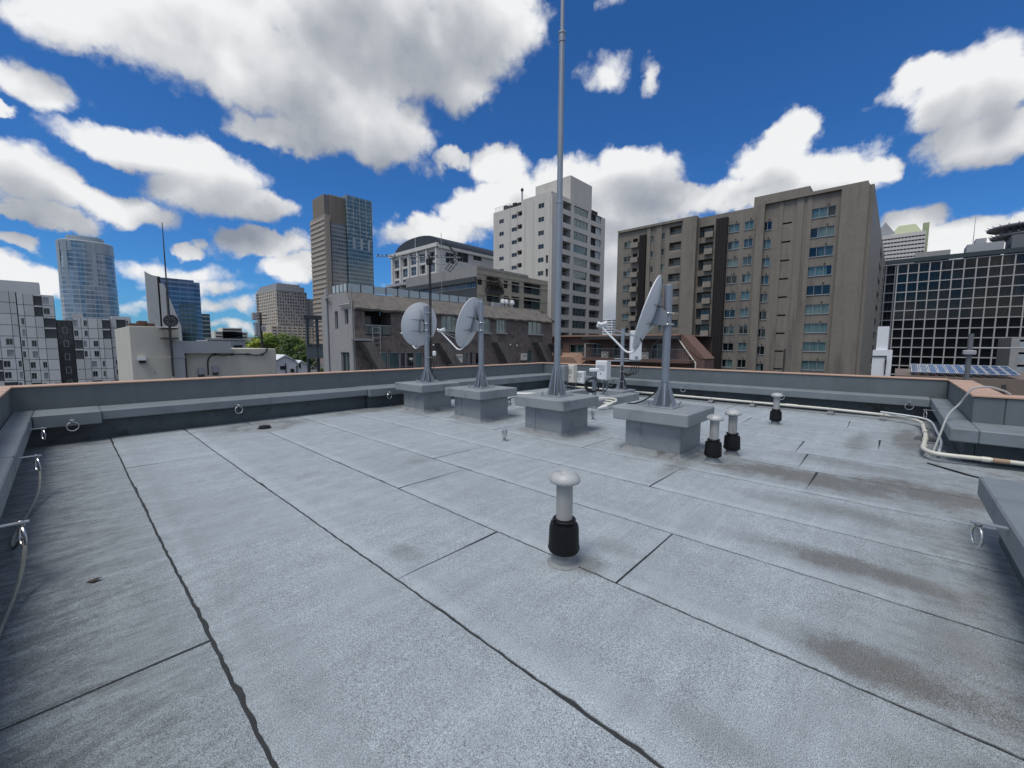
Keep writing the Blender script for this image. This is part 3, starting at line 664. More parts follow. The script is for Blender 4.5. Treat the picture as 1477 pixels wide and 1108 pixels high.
# ------------------------------------------------------------------ radio equipment on the low curbs behind the plinths
t = thing('equipment_curb', (10, 5.6, 0), 'long low grey concrete curb under the radio equipment', 'curb')
MB().cbox(8.75, 11.1, 5.30, 5.62, .008, .20, b=.012).build('curb_beam', M['plinth'], t)
MB().cbox(10.7, 11.5, 5.62, 6.15, .008, .26, b=.012).build('curb_block', M['plinth'], t)
MB().cbox(8.6, 11.0, 6.9, 7.2, .008, .20, b=.012).build('curb_beam', M['plinth'], t)
px, py = 11.15, 5.9
t = thing('panel_antenna', (px, py, .26), 'white panel antenna with tripod pole beside the edge-on dish', 'antenna')
MB().lathe(px, py, [(.055, .28), (.055, 2.05)], 14).build('pole', M['galv'], t, True)
MB().cbox(px-.16, px+.16, py-.16, py+.16, .261, .28, b=.004).build('base_plate', M['galv'], t)
for k in range(6):
    a = k*math.pi/3; e = Vector((math.cos(a), math.sin(a), 0)); s = Vector((-e.y, e.x, 0))*.005; c = Vector((px, py, .281))
    MB().prism([c+e*.05-s, c+e*.16-s, c+e*.06-s+Vector((0, 0, .35)), c+e*.05-s+Vector((0, 0, .35))], s*2).build('gusset', M['galv'], t)
q = Vector((px, py, 0)) + vr*.36 - vd*.10
xf = Matrix.Translation(q) @ Matrix.Rotation(-YAW+R(14), 4, 'Z')
pn = MB().cbox(-.17, .17, -.06, .07, 1.13, 1.98, b=.02).build('panel', M['white'], t, False, xf)
MB().box(-.05, .05, -.064, -.06, 1.16, 1.24).build('type_plate', M['dishdark'], pn, False, xf)
MB().cbox(-.13, .13, -.05, .06, 1.10, 1.13, b=.005).build('connector_plate', M['dishdark'], pn, False, xf)
for z in (1.16, 1.85): MB().tube([Vector((px, py, z))-vr*.22, Vector((px, py, z))+vr*.30], .02, 8).build('bracket_arm', M['galv'], t)
MB().tube([Vector((px, py, 1.10))-vr*.42, Vector((px, py, 1.10))+vr*.35], .018, 8).build('cross_bar', M['galv'], t)
for k in range(4):
    a = q + vr*(-.10+.065*k) + Vector((0, 0, 1.1)); b = Vector((px, py, .75)) + vr*.05
    MB().tube(curve_pts([a, a-Vector((0, 0, .22+.03*k)), (a+b)/2-Vector((0, 0, .28-.02*k)), b-vr*.02*k, Vector((px, py, .5))+vr*(.07+.01*k)-vd*.05, Vector((px, py, .30))+vr*.1-vd*.2], 6), .011, 6).build('jumper_cable', M['cable'], t, True)
MB().tube([(px-.05, py-.04, .30), (px-.04, py-.03, .95)], .03, 8).build('cable_bundle', M['cable'], t, True)
for z in (.5, .8): MB().torus((px-.02, py-.02, z), (0, 0, 1), .075, .008, 14).build('strap', M['dishdark'], t)
# cabinets on steel posts
def cabinet(name, label, pix, d, w, h, mt, feet=True, parts=()):
    """pix: (column, lower row, ground row) fixes where it stands on the roof"""
    b = gz(pix[0], pix[2], .01); z0 = zat(b.x, b.y, pix[1]); t = thing(name, (b.x, b.y, .008), label, 'cabinet', 'radio cabinets behind the plinths')
    xf = Matrix.Translation((b.x, b.y, 0)) @ Matrix.Rotation(R(-90), 4, 'Z')
    cb = MB().cbox(-w/2, w/2, -d/2, d/2, z0, z0+h, b=.015).build('casing', mt, t, False, xf)
    MB().cbox(-w/2+.02, w/2-.02, -d/2-.012, -d/2-.001, z0+.03, z0+h-.03, b=.005).build('door', mt, cb, False, xf)
    for i in range(5): MB().box(-w/2+.06, w/2-.06, -d/2-.016, -d/2-.0125, z0+h*.5+i*.035, z0+h*.5+i*.035+.012).build('vent_slot', M['dishdark'], cb, False, xf)
    MB().box(-.02, .02, -d/2-.02, -d/2-.0125, z0+h*.3, z0+h*.3+.05).build('lock', M['steel'], cb, False, xf)
    for i in range(3): MB().tube(curve_pts([(-.08+.08*i, 0, z0), (-.08+.08*i, .01, z0-.09), (-.1+.05*i, .10, z0-.14)], 4), .011, 6).build('cable_gland', M['cable'], cb, True, xf)
    for sx in (-1, 1): MB().box(sx*.06-.02, sx*.06+.02, d/2+.001, d/2+.045, .008, z0+h*.9).build('post', M['galv'], t, False, xf)
    MB().cbox(-.18, .18, d/2-.06, d/2+.12, .008, .022, b=.004).build('foot_plate', M['galv'], t, False, xf)
    return t
cabinet('radio_cabinet', 'large white radio cabinet on a steel post beside the cable coil', (869, 548, 570), .26, .40, .60, M['white'])
cabinet('radio_cabinet', 'small white radio box low on its post between the other cabinets', (838, 553, 563), .16, .30, .42, M['white'])
cabinet('radio_cabinet', 'cream louvred radio cabinet next to the tall mast foot', (825, 552, 563), .22, .26, .62, M['cream'])
cabinet('radio_cabinet', 'narrow grey radio unit partly behind the tall mast foot', (812, 550, 563), .22, .3, .55, M['dishdark'])
# coil of cable hung on a post, white conduits on the floor
b = gz(857, 575, .01)
t = thing('cable_post', (b.x, b.y, .008), 'steel post with a coil of black cable hung on it', 'cable post')
MB().cbox(b.x-.05, b.x+.05, b.y-.05, b.y+.05, .008, .86, b=.006).build('post', M['galv'], t)
MB().cbox(b.x-.12, b.x+.12, b.y-.12, b.y+.12, .008, .022, b=.004).build('foot_plate', M['galv'], t)
for k in range(5):
    MB().torus(Vector((b.x, b.y, .40+.01*k))-vd*(.09+.012*k)-vr*(.1-.01*k), vd+vr*.1*(k-2)*.3, .205-.012*(k % 3), .011, 28, 6).build('cable_loop', M['cable'], t, True)
b2 = Vector((b.x, b.y, .80))-vr*.02-vd*.12
xf = Matrix.Translation(b2) @ Matrix.Rotation(-YAW, 4, 'Z')
MB().cbox(-.16, .12, -.06, .05, 0, .10, b=.02).build('junction_box', M['white'], t, False, xf)
t = thing('floor_conduit', (8.8, 6, .01), 'bundle of white conduits lying on the roof behind the tall mast', 'conduit')
for k in range(3):
    MB().tube(curve_pts([(8.3+.1*k, 9.0, .21), (8.35+.1*k, 7.7, .215), (8.5+.1*k, 7.0, .23), (9.0+.05*k, 6.2, .05+.02*k), (9.0+.1*k, 5.75, .10+.04*k), (9.15+.08*k, 5.2, .12+.05*k), (8.9+.1*k, 5.05-.05*k, .10+.05*k), (8.6+.1*k, 5.15, .05+.02*k)], 6), .024, 8).build('conduit', M['pvc'] if k else M['white'], t, True)
for k in range(3): MB().tube(curve_pts([(7.2, 7.6-.2*k, .03), (7.6, 7.3-.1*k, .05), (8.1, 7.5, .14), (8.5, 7.1+.1*k, .06)], 6), .012, 6).build('cable', M['cable'], t, True)
# odds and ends on the membrane
tag(MB().prism([(.0, 3.74, .012), (.03, 3.70, .016), (.075, 3.71, .028), (.05, 3.745, .018)], (0, 0, .003)).build('dead_leaf', M['leaf_dry']), 'single curled dead leaf on the roofing near the left wall', 'leaf')
p = gz(1400, 687, .01)
tag(MB().tube(curve_pts([(p.x+.4, p.y+.35, .016), (p.x+.1, p.y+.1, .02), (p.x, p.y, .016), (p.x-.1, p.y-.15, .016), (p.x-.3, p.y-.2, .016)], 6), .010, 6).build('loose_cord', M['cable'], None, True), 'short black cord lying on the roof beside the raised slab', 'cord')

# ------------------------------------------------------------------ the city: kit for facades
def pane_mat(name, col, rough=.06, spec=.5, var=.25, vs=.35):
    m = bpy.data.materials.new(name); m.use_nodes = True; T = NT(m.node_tree); b = m.node_tree.nodes['Principled BSDF']
    pos = T.node('ShaderNodeNewGeometry').outputs['Position']
    T.put(b.inputs['Base Color'], T.v('SCALE', col, scale=T.m('MULTIPLY_ADD', T.m('SUBTRACT', T.noise(pos, vs, 3, .6), .5), var*4, 1.0)))
    b.inputs['Roughness'].default_value = rough; b.inputs['Specular IOR Level'].default_value = spec
    return m
def clear_glass(name='window_glass', k=.38, tint=(.72, .80, .80)):
    m = bpy.data.materials.new(name); m.use_nodes = True; nt = m.node_tree; T = NT(nt); nt.nodes.clear()
    tr = T.node('ShaderNodeBsdfTransparent'); tr.inputs[0].default_value = (*tint, 1)
    gl = T.node('ShaderNodeBsdfGlossy'); gl.inputs['Roughness'].default_value = .04
    fr = T.node('ShaderNodeFresnel'); fr.inputs[0].default_value = 1.6
    mx = T.node('ShaderNodeMixShader'); T.put(mx.inputs[0], T.m('MULTIPLY_ADD', fr.outputs[0], k, .02, clamp=True))
    nt.links.new(tr.outputs[0], mx.inputs[1]); nt.links.new(gl.outputs[0], mx.inputs[2])
    o = T.node('ShaderNodeOutputMaterial'); nt.links.new(mx.outputs[0], o.inputs[0]); return m
def curtain_mat(name, col):
    m = bpy.data.materials.new(name); m.use_nodes = True; T = NT(m.node_tree); b = m.node_tree.nodes['Principled BSDF']
    pos = T.node('ShaderNodeNewGeometry').outputs['Position']
    f = T.noise(T.v('MULTIPLY', pos, (1, 1, .03)), 9, 3, .6)
    T.put(b.inputs['Base Color'], T.v('SCALE', col, scale=T.m('MULTIPLY_ADD', T.m('SUBTRACT', f, .5), 1.6, 1.0))); b.inputs['Roughness'].default_value = .9
    return m
M['glass'] = clear_glass(); M['hotelglass'] = clear_glass('tinted_hotel_glass', .25, (.45, .5, .5)); M['paneblack'] = pane_mat('black_pane', (.006, .007, .008), .15, .12)
M['pane'] = pane_mat('dark_pane', (.030, .036, .040))
M['panegreen'] = pane_mat('green_pane', (.045, .075, .075))
M['paneblue'] = pane_mat('blue_pane', (.05, .08, .12), .04)
M['panepale'] = pane_mat('pale_pane', (.30, .34, .36), .12)
M['curtain'] = curtain_mat('pale_curtain', (.50, .55, .55)); M['curtain2'] = curtain_mat('grey_curtain', (.26, .30, .31)); M['curtain3'] = curtain_mat('dim_room', (.05, .06, .062))
M['frame'] = mat('aluminium_frame', (.36, .37, .37), .45, .4, var=.05)
M['framedark'] = mat('dark_frame', (.05, .05, .05), .5, .2)
M['dark'] = mat('dark_recess', (.025, .026, .028), .8)
M['rail'] = mat('railing', (.16, .17, .18), .5, .3)
M['concrete'] = mat('concrete', (.30, .30, .29), .85, var=.12, vs=1.2, streak=.12, bump=.2, bs=12)
M['plant'] = mat('roof_plant_grey', (.33, .34, .35), .6, var=.1, vs=.8)
class Fac:
    """a facade plane of a building, axis 'X' (plane X=c, seen from -X) or 'Y' (plane Y=c, seen from -Y)"""
    def __init__(s, root, axis, c): s.r = root; s.ax = axis; s.c = c
    def p(s, u, z, n=0.0): return Vector((s.c-n, u, z)) if s.ax == 'X' else Vector((u, s.c-n, z))
    def px(s, x, y):                      # photograph pixel -> (u, z) on the plane
        q = gX(x, y, s.c) if s.ax == 'X' else gY(x, y, s.c); return (q.y if s.ax == 'X' else q.x), q.z
    def rect(s, x0, y0, x1, y1):
        u0, _ = s.px(x0, (y0+y1)/2); u1, _ = s.px(x1, (y0+y1)/2); xm = (x0+x1)/2
        return (min(u0, u1), max(u0, u1), s.px(xm, y1)[1], s.px(xm, y0)[1])
    def box(s, mb, u0, u1, z0, z1, n0, n1):
        a = s.p(u0, z0, n0); b = s.p(u1, z1, n1)
        return mb.box(min(a.x, b.x), max(a.x, b.x), min(a.y, b.y), max(a.y, b.y), z0, z1)
    def wall(s, name, m, u0, u1, z0, z1, holes=(), rec=.3, thick=None, n=0.0):
        """wall with real openings; holes = (u0,u1,z0,z1[,depth])"""
        hs = [h for h in holes if h[1] > u0 and h[0] < u1]
        hs = [(max(h[0], u0+.01), min(h[1], u1-.01), max(h[2], z0+.01), min(h[3], z1-.01), h[4] if len(h) > 4 else rec) for h in hs]
        hs = [h for h in hs if h[3] > h[2]]
        rd = lambda q: round(q, 3)
        us = sorted({rd(u0), rd(u1)} | {rd(h[i]) for h in hs for i in (0, 1)}); zs = sorted({rd(z0), rd(z1)} | {rd(h[i]) for h in hs for i in (2, 3)})
        mb = MB(); vid = {}
        def vert(u, z):
            if (u, z) not in vid: vid[u, z] = len(mb.v); mb.v.append(tuple(s.p(u, z, n)))
            return vid[u, z]
        for i in range(len(us)-1):
            k = 0
            while k < len(zs)-1:
                cu = (us[i]+us[i+1])/2; cz = (zs[k]+zs[k+1])/2
                if any(h[0] < cu < h[1] and h[2] < cz < h[3] for h in hs): k += 1; continue
                mb.f.append((vert(us[i], zs[k]), vert(us[i+1], zs[k]), vert(us[i+1], zs[k+1]), vert(us[i], zs[k+1]))); k += 1
        for (a, b, c, d, e) in hs:
            mb.quad(s.p(a, c, n), s.p(b, c, n), s.p(b, c, n-e), s.p(a, c, n-e)); mb.quad(s.p(a, d, n), s.p(b, d, n), s.p(b, d, n-e), s.p(a, d, n-e))
            mb.quad(s.p(a, c, n), s.p(a, d, n), s.p(a, d, n-e), s.p(a, c, n-e)); mb.quad(s.p(b, c, n), s.p(b, d, n), s.p(b, d, n-e), s.p(b, c, n-e))
        return mb.build(name, m, s.r)
    _cache = {}
    def inst(s, name, key, maker, m, u, z, n, parent):
        k = (s.ax, name, m.name) + key
        if k not in Fac._cache:
            mb = MB(); maker(mb); me = bpy.data.meshes.new(name)
            vv = [(-q[2], q[0], q[1]) if s.ax == 'X' else (q[0], -q[2], q[1]) for q in mb.v]       # (u, z, n) -> xyz
            import bmesh
            me.from_pydata(vv, [], mb.f); bm = bmesh.new(); bm.from_mesh(me); bmesh.ops.recalc_face_normals(bm, faces=bm.faces); bm.to_mesh(me); bm.free()
            me.materials.append(m); Fac._cache[k] = me
        o = bpy.data.objects.new(name, Fac._cache[k]); COL.objects.link(o); o.parent = parent
        w = s.p(u, z, n); o.location = w - WL[parent.name]; WL[o.name] = w
        return o
    def window(s, h, rec=.18, nx=2, nz=1, fw=.05, fm=None, pm=None, cur=None, cu=(0, 1), name='window', sill=None):
        """frame with mullions set back in the opening, pane and, where it shows, a curtain behind"""
        u0, u1, z0, z1 = h[:4]; w = round(u1-u0, 2); t = round(z1-z0, 2); fm = fm or M['frame']; pm = pm or M['pane']
        def fr(mb):
            def bx(a, b, c, d): mb.box(a, b, c, d, -.03, .03)
            bx(.0, fw, 0, t); bx(w-fw, w, 0, t); bx(fw, w-fw, 0, fw); bx(fw, w-fw, t-fw, t)
            for i in range(1, nx): bx(w*i/nx-fw/2, w*i/nx+fw/2, fw, t-fw)
            for i in range(1, nz): bx(fw, w-fw, t*i/nz-fw/2, t*i/nz+fw/2)
        o = s.inst(name, (w, t, nx, nz, fw), fr, fm, u0, z0, -rec, s.r)
        s.inst('pane', (w, t, fw), lambda mb: mb.box(fw*.5, w-fw*.5, fw*.5, t-fw*.5, -.012, .0), pm, u0, z0, -rec-.005, o)
        if cur: s.inst('curtain', (w, t, cu), lambda mb: mb.box(w*cu[0], w*cu[1], .02, t-.02, -.02, .0), cur, u0, z0, -rec-.12, o)
        if sill: s.inst('sill', (w, sill), lambda mb: mb.box(-.05, w+.05, -.07, -.0, 0, sill), M['frame'], u0, z0, .0, o)
        return o
    def backing(s, h, d, m=None, name='recess_wall'):
        return s.box(MB(), h[0]-.0, h[1]+.0, h[2]-.0, h[3]+.0, -d-.08, -d).build(name, m or M['dark'], s.r)
    def part(s, name, m, u0, u1, z0, z1, n0, n1): return s.box(MB(), u0, u1, z0, z1, n0, n1).build(name, m, s.r)
    def rail(s, h, n=.0, ht=1.0, m=None, bars=True):
        mb = MB(); u0, u1, z0 = h[0], h[1], h[2]; s.box(mb, u0, u1, z0+ht-.05, z0+ht, n-.03, n+.02); s.box(mb, u0, u1, z0+.05, z0+.09, n-.02, n+.01)
        k = max(2, int((u1-u0)/.16))
        for i in range(k+1): u = u0+(u1-u0)*i/k; s.box(mb, u-.012, u+.012, z0+.09, z0+ht-.05, n-.012, n+.002)
        return mb.build('railing', m or M['rail'], s.r)
def shell(root, m, x0, x1, y0, y1, z1, z0=None, top=None, faces='xXYt', name='side_wall'):
    """the sides of a block that carry no detail: x = low X side, X = high X side, y = low Y side, Y = high Y side, t = roof"""
    z0 = GZ if z0 is None else z0
    Q = {'x': ((x0,y0),(x0,y1)), 'X': ((x1,y0),(x1,y1)), 'y': ((x0,y0),(x1,y0)), 'Y': ((x0,y1),(x1,y1))}
    for f in faces:
        if f == 't': MB().quad((x0,y0,z1),(x1,y0,z1),(x1,y1,z1),(x0,y1,z1)).build('roof', top or m, root)
        else:
            a, b = Q[f]; MB().quad((*a, z0), (*b, z0), (*b, z1), (*a, z1)).build(name, m, root)

# ------------------------------------------------------------------ brown tiled tower
rnd = random.Random(11)
def brown_tower():
    zt = 24.5
    tile = mat('brown_tile', (.195, .174, .142), .6, var=.10, vs=.5, streak=.15, ss=1.1, bump=.25, bs=14, fine=.07, fs=14, course=.16, dirt=((.125, .11, .092), .7, (1, 1, .12)))
    slab = mat('tile_slab', (.24, .21, .175), .7, var=.1, vs=.7, streak=.18)
    brz = mat('dark_bronze', (.022, .018, .016), .5, .2)
    t = thing('apartment_tower', (82, 20, GZ), 'wide brown tiled apartment tower with two black vertical shafts', 'apartment building')
    F = Fac(t, 'X', 79.4)
    pitch = None
    # rows: read the sill line of the wide windows, then step down by the storey height
    u, za = F.px(1185, 306); u, zb = F.px(1185, 527); pitch = (za-zb)/8
    ztop = za + pitch*.5                      # top row centre reference
    rows = [za - pitch*k for k in range(12)]
    def col(x0, x1, yref): a, _ = F.px(x0, yref); b, _ = F.px(x1, yref); return min(a, b), max(a, b)
    secs = []                                 # (u0,u1,plane offset, columns)
    def zc(y, x): return F.px(x, y)[1]
    cols = {                                  # name: (pixel columns at the row of reference, kind, half height)
     'wideR': (1170, 1206, 306, 'wide', .72), 'slot': (1128, 1142, 322, 'slot', .13), 'w3': (1100, 1113.5, 326, 'win', .68), 'w2': (1074, 1087, 325, 'corner', .68),
     'w1': (1051, 1067, 329, 'win', .66), 'b2': (1009, 1030, 334, 'balc', .95), 'b1': (966, 983, 334, 'loggia', .95), 'n2': (954.5, 959, 341, 'narrow', .6), 'n1': (939, 943, 345, 'narrow', .6), 'b0': (900, 911, 353, 'win', .55), 'b00': (913, 920, 350, 'balcL', .75)}
    uL = F.px(889, 420)[0]; uR = F.px(1250.5, 400)[0]
    holes = []; todo = []
    for nm, (x0, x1, yr, kind, hh) in cols.items():
        a, b = col(x0, x1, yr); zr = zc(yr, (x0+x1)/2)
        k0 = round((za-zr)/pitch); off = zr-(za-k0*pitch)
        for k in range(11):
            c = za-pitch*k+off
            if c+hh > zt-.6: continue
            h = (a, b, c-hh, c+hh, {'balc': 1.3, 'loggia': 1.2, 'balcL': 1.3}.get(kind, .3)); holes.append(h); todo.append((kind, h, k))
    F.wall('front_wall', tile, uR, uL, GZ, zt, holes, rec=.3)
    for kind, h, k in todo:
        u0, u1, z0, z1 = h[:4]
        if kind in ('wide', 'win', 'corner', 'narrow'):
            cu = rnd.random(); cm = M['curtain'] if cu < .55 else M['curtain2'] if cu < .85 else None
            F.backing(h, .55, M['curtain3'], 'room')
            span = (0, 1) if rnd.random() < .5 else (0, rnd.uniform(.5, .8)) if rnd.random() < .5 else (rnd.uniform(.2, .4), 1)
            F.window(h, .12, {'wide': 3, 'win': 2, 'corner': 2, 'narrow': 1}[kind], 1, .055, M['frame'], M['glass'], cm, tuple(round(q, 1) for q in span), sill=.10 if kind != 'narrow' else .05)
            if kind in ('wide', 'win', 'corner'): MB().lathe(79.4-.09, (u0+u1)/2+(u0-u1)*.2, [(.09, z1+.28), (.11, z1+.34), (.0005, z1+.42)], 8).build('vent_hood', M['framedark'], t)
        elif kind == 'slot': F.backing(h, .28, M['dark'], 'slot_louvre')
        else:
            F.backing(h, 1.22 if kind == 'balc' else 1.12, tile, 'recess_wall')
            w = (u0+.1, u1-.1, z0+.05, z1-.25); F.window((w[0], w[1], w[2]+.25, w[3]), 1.05, 3 if kind == 'balc' else 2, 1, .06, M['frame'], M['panegreen'])
            if kind == 'balc': F.part('balcony_parapet', slab, u0-.0, u0+(u1-u0)*.55, z0-.25, z0+.75, .0, .62)
            elif kind == 'balcL': F.part('balcony_parapet', slab, u0-.3, u1+.2, z0-.35, z0+.65, .0, .7)
            else: F.part('balcony_parapet', slab, u0+.01, u1-.01, z0+.01, z0+.45, -.25, -.06); F.rail((u0, u1, z0+.42), -.12, .45)
    # vertical folds of the facade: shallow piers, drop shafts in black
    for (x0, x1, yr, d, top) in ((922, 931, 400, .5, 1.2), (1032, 1048, 380, .75, .9)):
        a, b = col(x0, x1, yr); F.part('service_shaft', brz, a, b, GZ, zt-top, .0, d)
        n = 5
        for i in range(n): u = a+(b-a)*(i+.5)/n; F.part('shaft_fin', brz, u-.05, u+.05, GZ, zt-top-.2, d+.0, d+.14)
    for (x0, x1, yr, d) in ((985, 1004.5, 400, 1.1), (1088, 1099, 400, .8), (1143, 1153, 400, .16), (1211, 1250, 330, .6), (932, 937, 400, .25), (1118, 1124, 400, .14), (945, 953, 400, .2), (1158, 1165, 400, .14)):
        a, b = col(x0, x1, yr); F.part('pier', tile, a, b, GZ, zt+.01, .0, d)
    for (x0, x1, yr, z) in ((893, 1005, 330, .45), (1098, 1251, 290, .5)):
        a, b = col(x0, x1, yr); F.part('roof_parapet', tile, a, b, zt+.01, zt+z, -1.2, .47)
    # right flank, faces -Y
    xa = 79.4; G = Fac(t, 'Y', uR); hs = []
    xe = gY(1275, 400, uR).x
    for k in range(11):
        c = za-pitch*k-.4
        for (f0, f1) in ((.50, .66), (.86, .95)): hs.append((xa+(xe-xa)*f0, xa+(xe-xa)*f1, c-.75, c+.75, .3))
    G.wall('flank_wall', tile, xa, xe, GZ, zt+.0, hs, rec=.3)
    for h in hs: G.backing(h, .5, M['curtain3'], 'room'); G.window(h, .15, 1, 1, .06, M['frame'], M['glass'], M['curtain2'] if rnd.random() < .6 else None, sill=.08)
    shell(t, tile, xa, xa+14, uR, uL, zt, faces='XYt')
    G.part('flank_return', tile, xe, xa+14, GZ, zt-.0, -.6, -.5)
    MB().box(84, 90, 12, 20, zt, zt+3.0).build('lift_house', tile, t)
brown_tower()
# ------------------------------------------------------------------ pale grey tower
def pale_tower():
    k = (36-1.55)/(42-1.55); zt = 36.0
    pl = mat('pale_paint', (.53, .505, .455), .75, var=.07, vs=.4, streak=.12, ss=.7, fine=.03, fs=8)
    t = thing('apartment_tower', (80, 62, GZ), 'tall pale grey apartment tower with a stair block on its roof', 'apartment building')
    xc = 78.6; yc = gX(796.5, 300, xc).y; G = Fac(t, 'Y', yc); F = Fac(t, 'X', xc)
    ye = gX(711.8, 330, xc).y; xe = gY(873, 320, yc).x
    # right face
    z0 = G.px(818, 297)[1]; z3 = G.px(818, 355)[1]; pitch = (z0-z3)/3
    cols = [(811.9, 823.8, 'balc'), (828, 848.3, 'win'), (852.4, 867.8, 'half')]
    holes = []; todo = []
    for (x0, x1, kd) in cols:
        a = G.px(x0, 320)[0]; b = G.px(x1, 320)[0]
        for r in range(17):
            c = z0-pitch*r; hh = .98; kind = kd
            if kd == 'half' and r >= 4: kind = 'balc'
            if kd == 'balc' and x0 < 820 and r >= 4: a2 = G.px(807, 370)[0]
            else: a2 = a
            h = (a2, b, c-hh, c+hh, {'balc': 1.4, 'win': .3, 'half': .5}[kind]); holes.append(h); todo.append((kind, h))
    G.wall('front_wall', pl, xc, xe, GZ, zt-.2, holes)
    for kind, h in todo:
        u0, u1, a, b = h[:4]
        if kind == 'win':
            G.window((u0, u1, a, b), .22, 4, 1, .07, M['frame'], M['glass'], M['curtain2'] if rnd.random() < .75 else M['curtain'], (.15, .9) if rnd.random() < .4 else (.0, 1)); G.backing(h, .6, M['curtain3'], 'room')
        elif kind == 'half':
            um = u0+(u1-u0)*.52; G.backing(h, .52, M['dark']); G.window((um, u1, a+.1, b), .3, 2, 1, .07, M['frame'], M['panepale'])
        else:
            G.backing(h, 1.42, pl); G.window((u0+.3, u1-.3, a+.02, b-.3), 1.3, 2, 1, .07, M['framedark'], M['pane']); G.rail((u0+.01, u1-.01, a), -.15, .85)
    # left face
    zl = F.px(781, 297)[1]; holes = []; todo = []
    for (x0, x1, yc0, hh, dp) in ((720, 726.6, 319.5, .5, .25), (738, 745.5, 312.5, .5, .25), (746, 753, 311, 1.0, .9), (776.6, 784.8, 297, .55, .25)):
        a = F.px(x0, yc0)[0]; b = F.px(x1, yc0)[0]; c0 = F.px((x0+x1)/2, yc0)[1]
        for r in range(17):
            c = c0-pitch*r; h = (min(a, b), max(a, b), c-hh, c+hh, dp); holes.append(h); todo.append(h)
    for r in range(4, 17):
        a = F.px(787, 370)[0]; b = F.px(790.5, 370)[0]; c = zl-pitch*r; h = (min(a, b), max(a, b), c-.9, c+.9, .4); holes.append(h); todo.append(h)
    F.wall('flank_wall', pl, yc, ye, GZ, zt-.2, holes)
    for h in todo:
        F.backing(h, h[4]+.05, M['dark'], 'room')
        if h[4] < .3: F.window(h, .12, 2, 1, .07, M['frame'], M['pane'])
        elif h[4] > .5: F.part('balcony_parapet', pl, h[0]+.01, h[1]-.01, h[2]+.01, h[2]+.95, -.3, -.12)
    for x in (736, 757, 769, 793): u = F.px(x, 360)[0]; F.part('joint_strip', mat('joint_grey', (.33, .33, .32)) if 'joint_grey' not in bpy.data.materials else bpy.data.materials['joint_grey'], u-.06, u+.06, GZ, zt-.3, .0, .025)
    shell(t, pl, xc, xe, yc, ye, zt-.2, faces='XYt')
    # stepped roof: stair block and rails
    zp = zat(gY(824, 300, yc).x, yc, 253.5); x1 = gY(853.5, 300, yc).x; x0 = gY(824, 300, yc).x
    ye2 = gX(785, 290, x0).y
    sb = MB().box(x0-.4, x1, yc+.03, yc+11, zt-.2, zp).build('stair_block', pl, t)
    MB().box(xc+.05, x0-.42, yc+.3, yc+9.5, zt-.2, zt+.9).build('roof_parapet', pl, t)
    MB().tube([(xc+.6, yc+9.8, zt-.2), (xc+.6, yc+9.8, zt+3.2)], .2, 8).build('flue', M['plant'], t)
    MB().lathe(xc+.6, yc+9.8, [(.3, zt+3.2), (.4, zt+3.6), (.1, zt+4)], 10).build('flue_cowl', M['dark'], t)
    for i in range(4): MB().cbox(xc+1.5, xc+2.9, ye-8+1.6*i, ye-6.9+1.6*i, zt-.2, zt+1.2+.3*(i % 2), b=.05).build('condenser', M['dark'], t)
    mb = MB()
    for i in range(12): mb.box(xc+.2, xc+.25, ye-6+.5*i, ye-5.95+.5*i, zt-.2, zt+1.0)
    mb.box(xc+.2, xc+.25, ye-6, ye-.2, zt+.95, zt+1.0); mb.build('railing', M['plant'], t)
    for i in range(3): MB().cbox(x1+1+1.3*i, x1+2+1.3*i, yc+1, yc+2, zt-.2, zt+1.2, b=.05).build('condenser', M['dark'], t)
pale_tower()
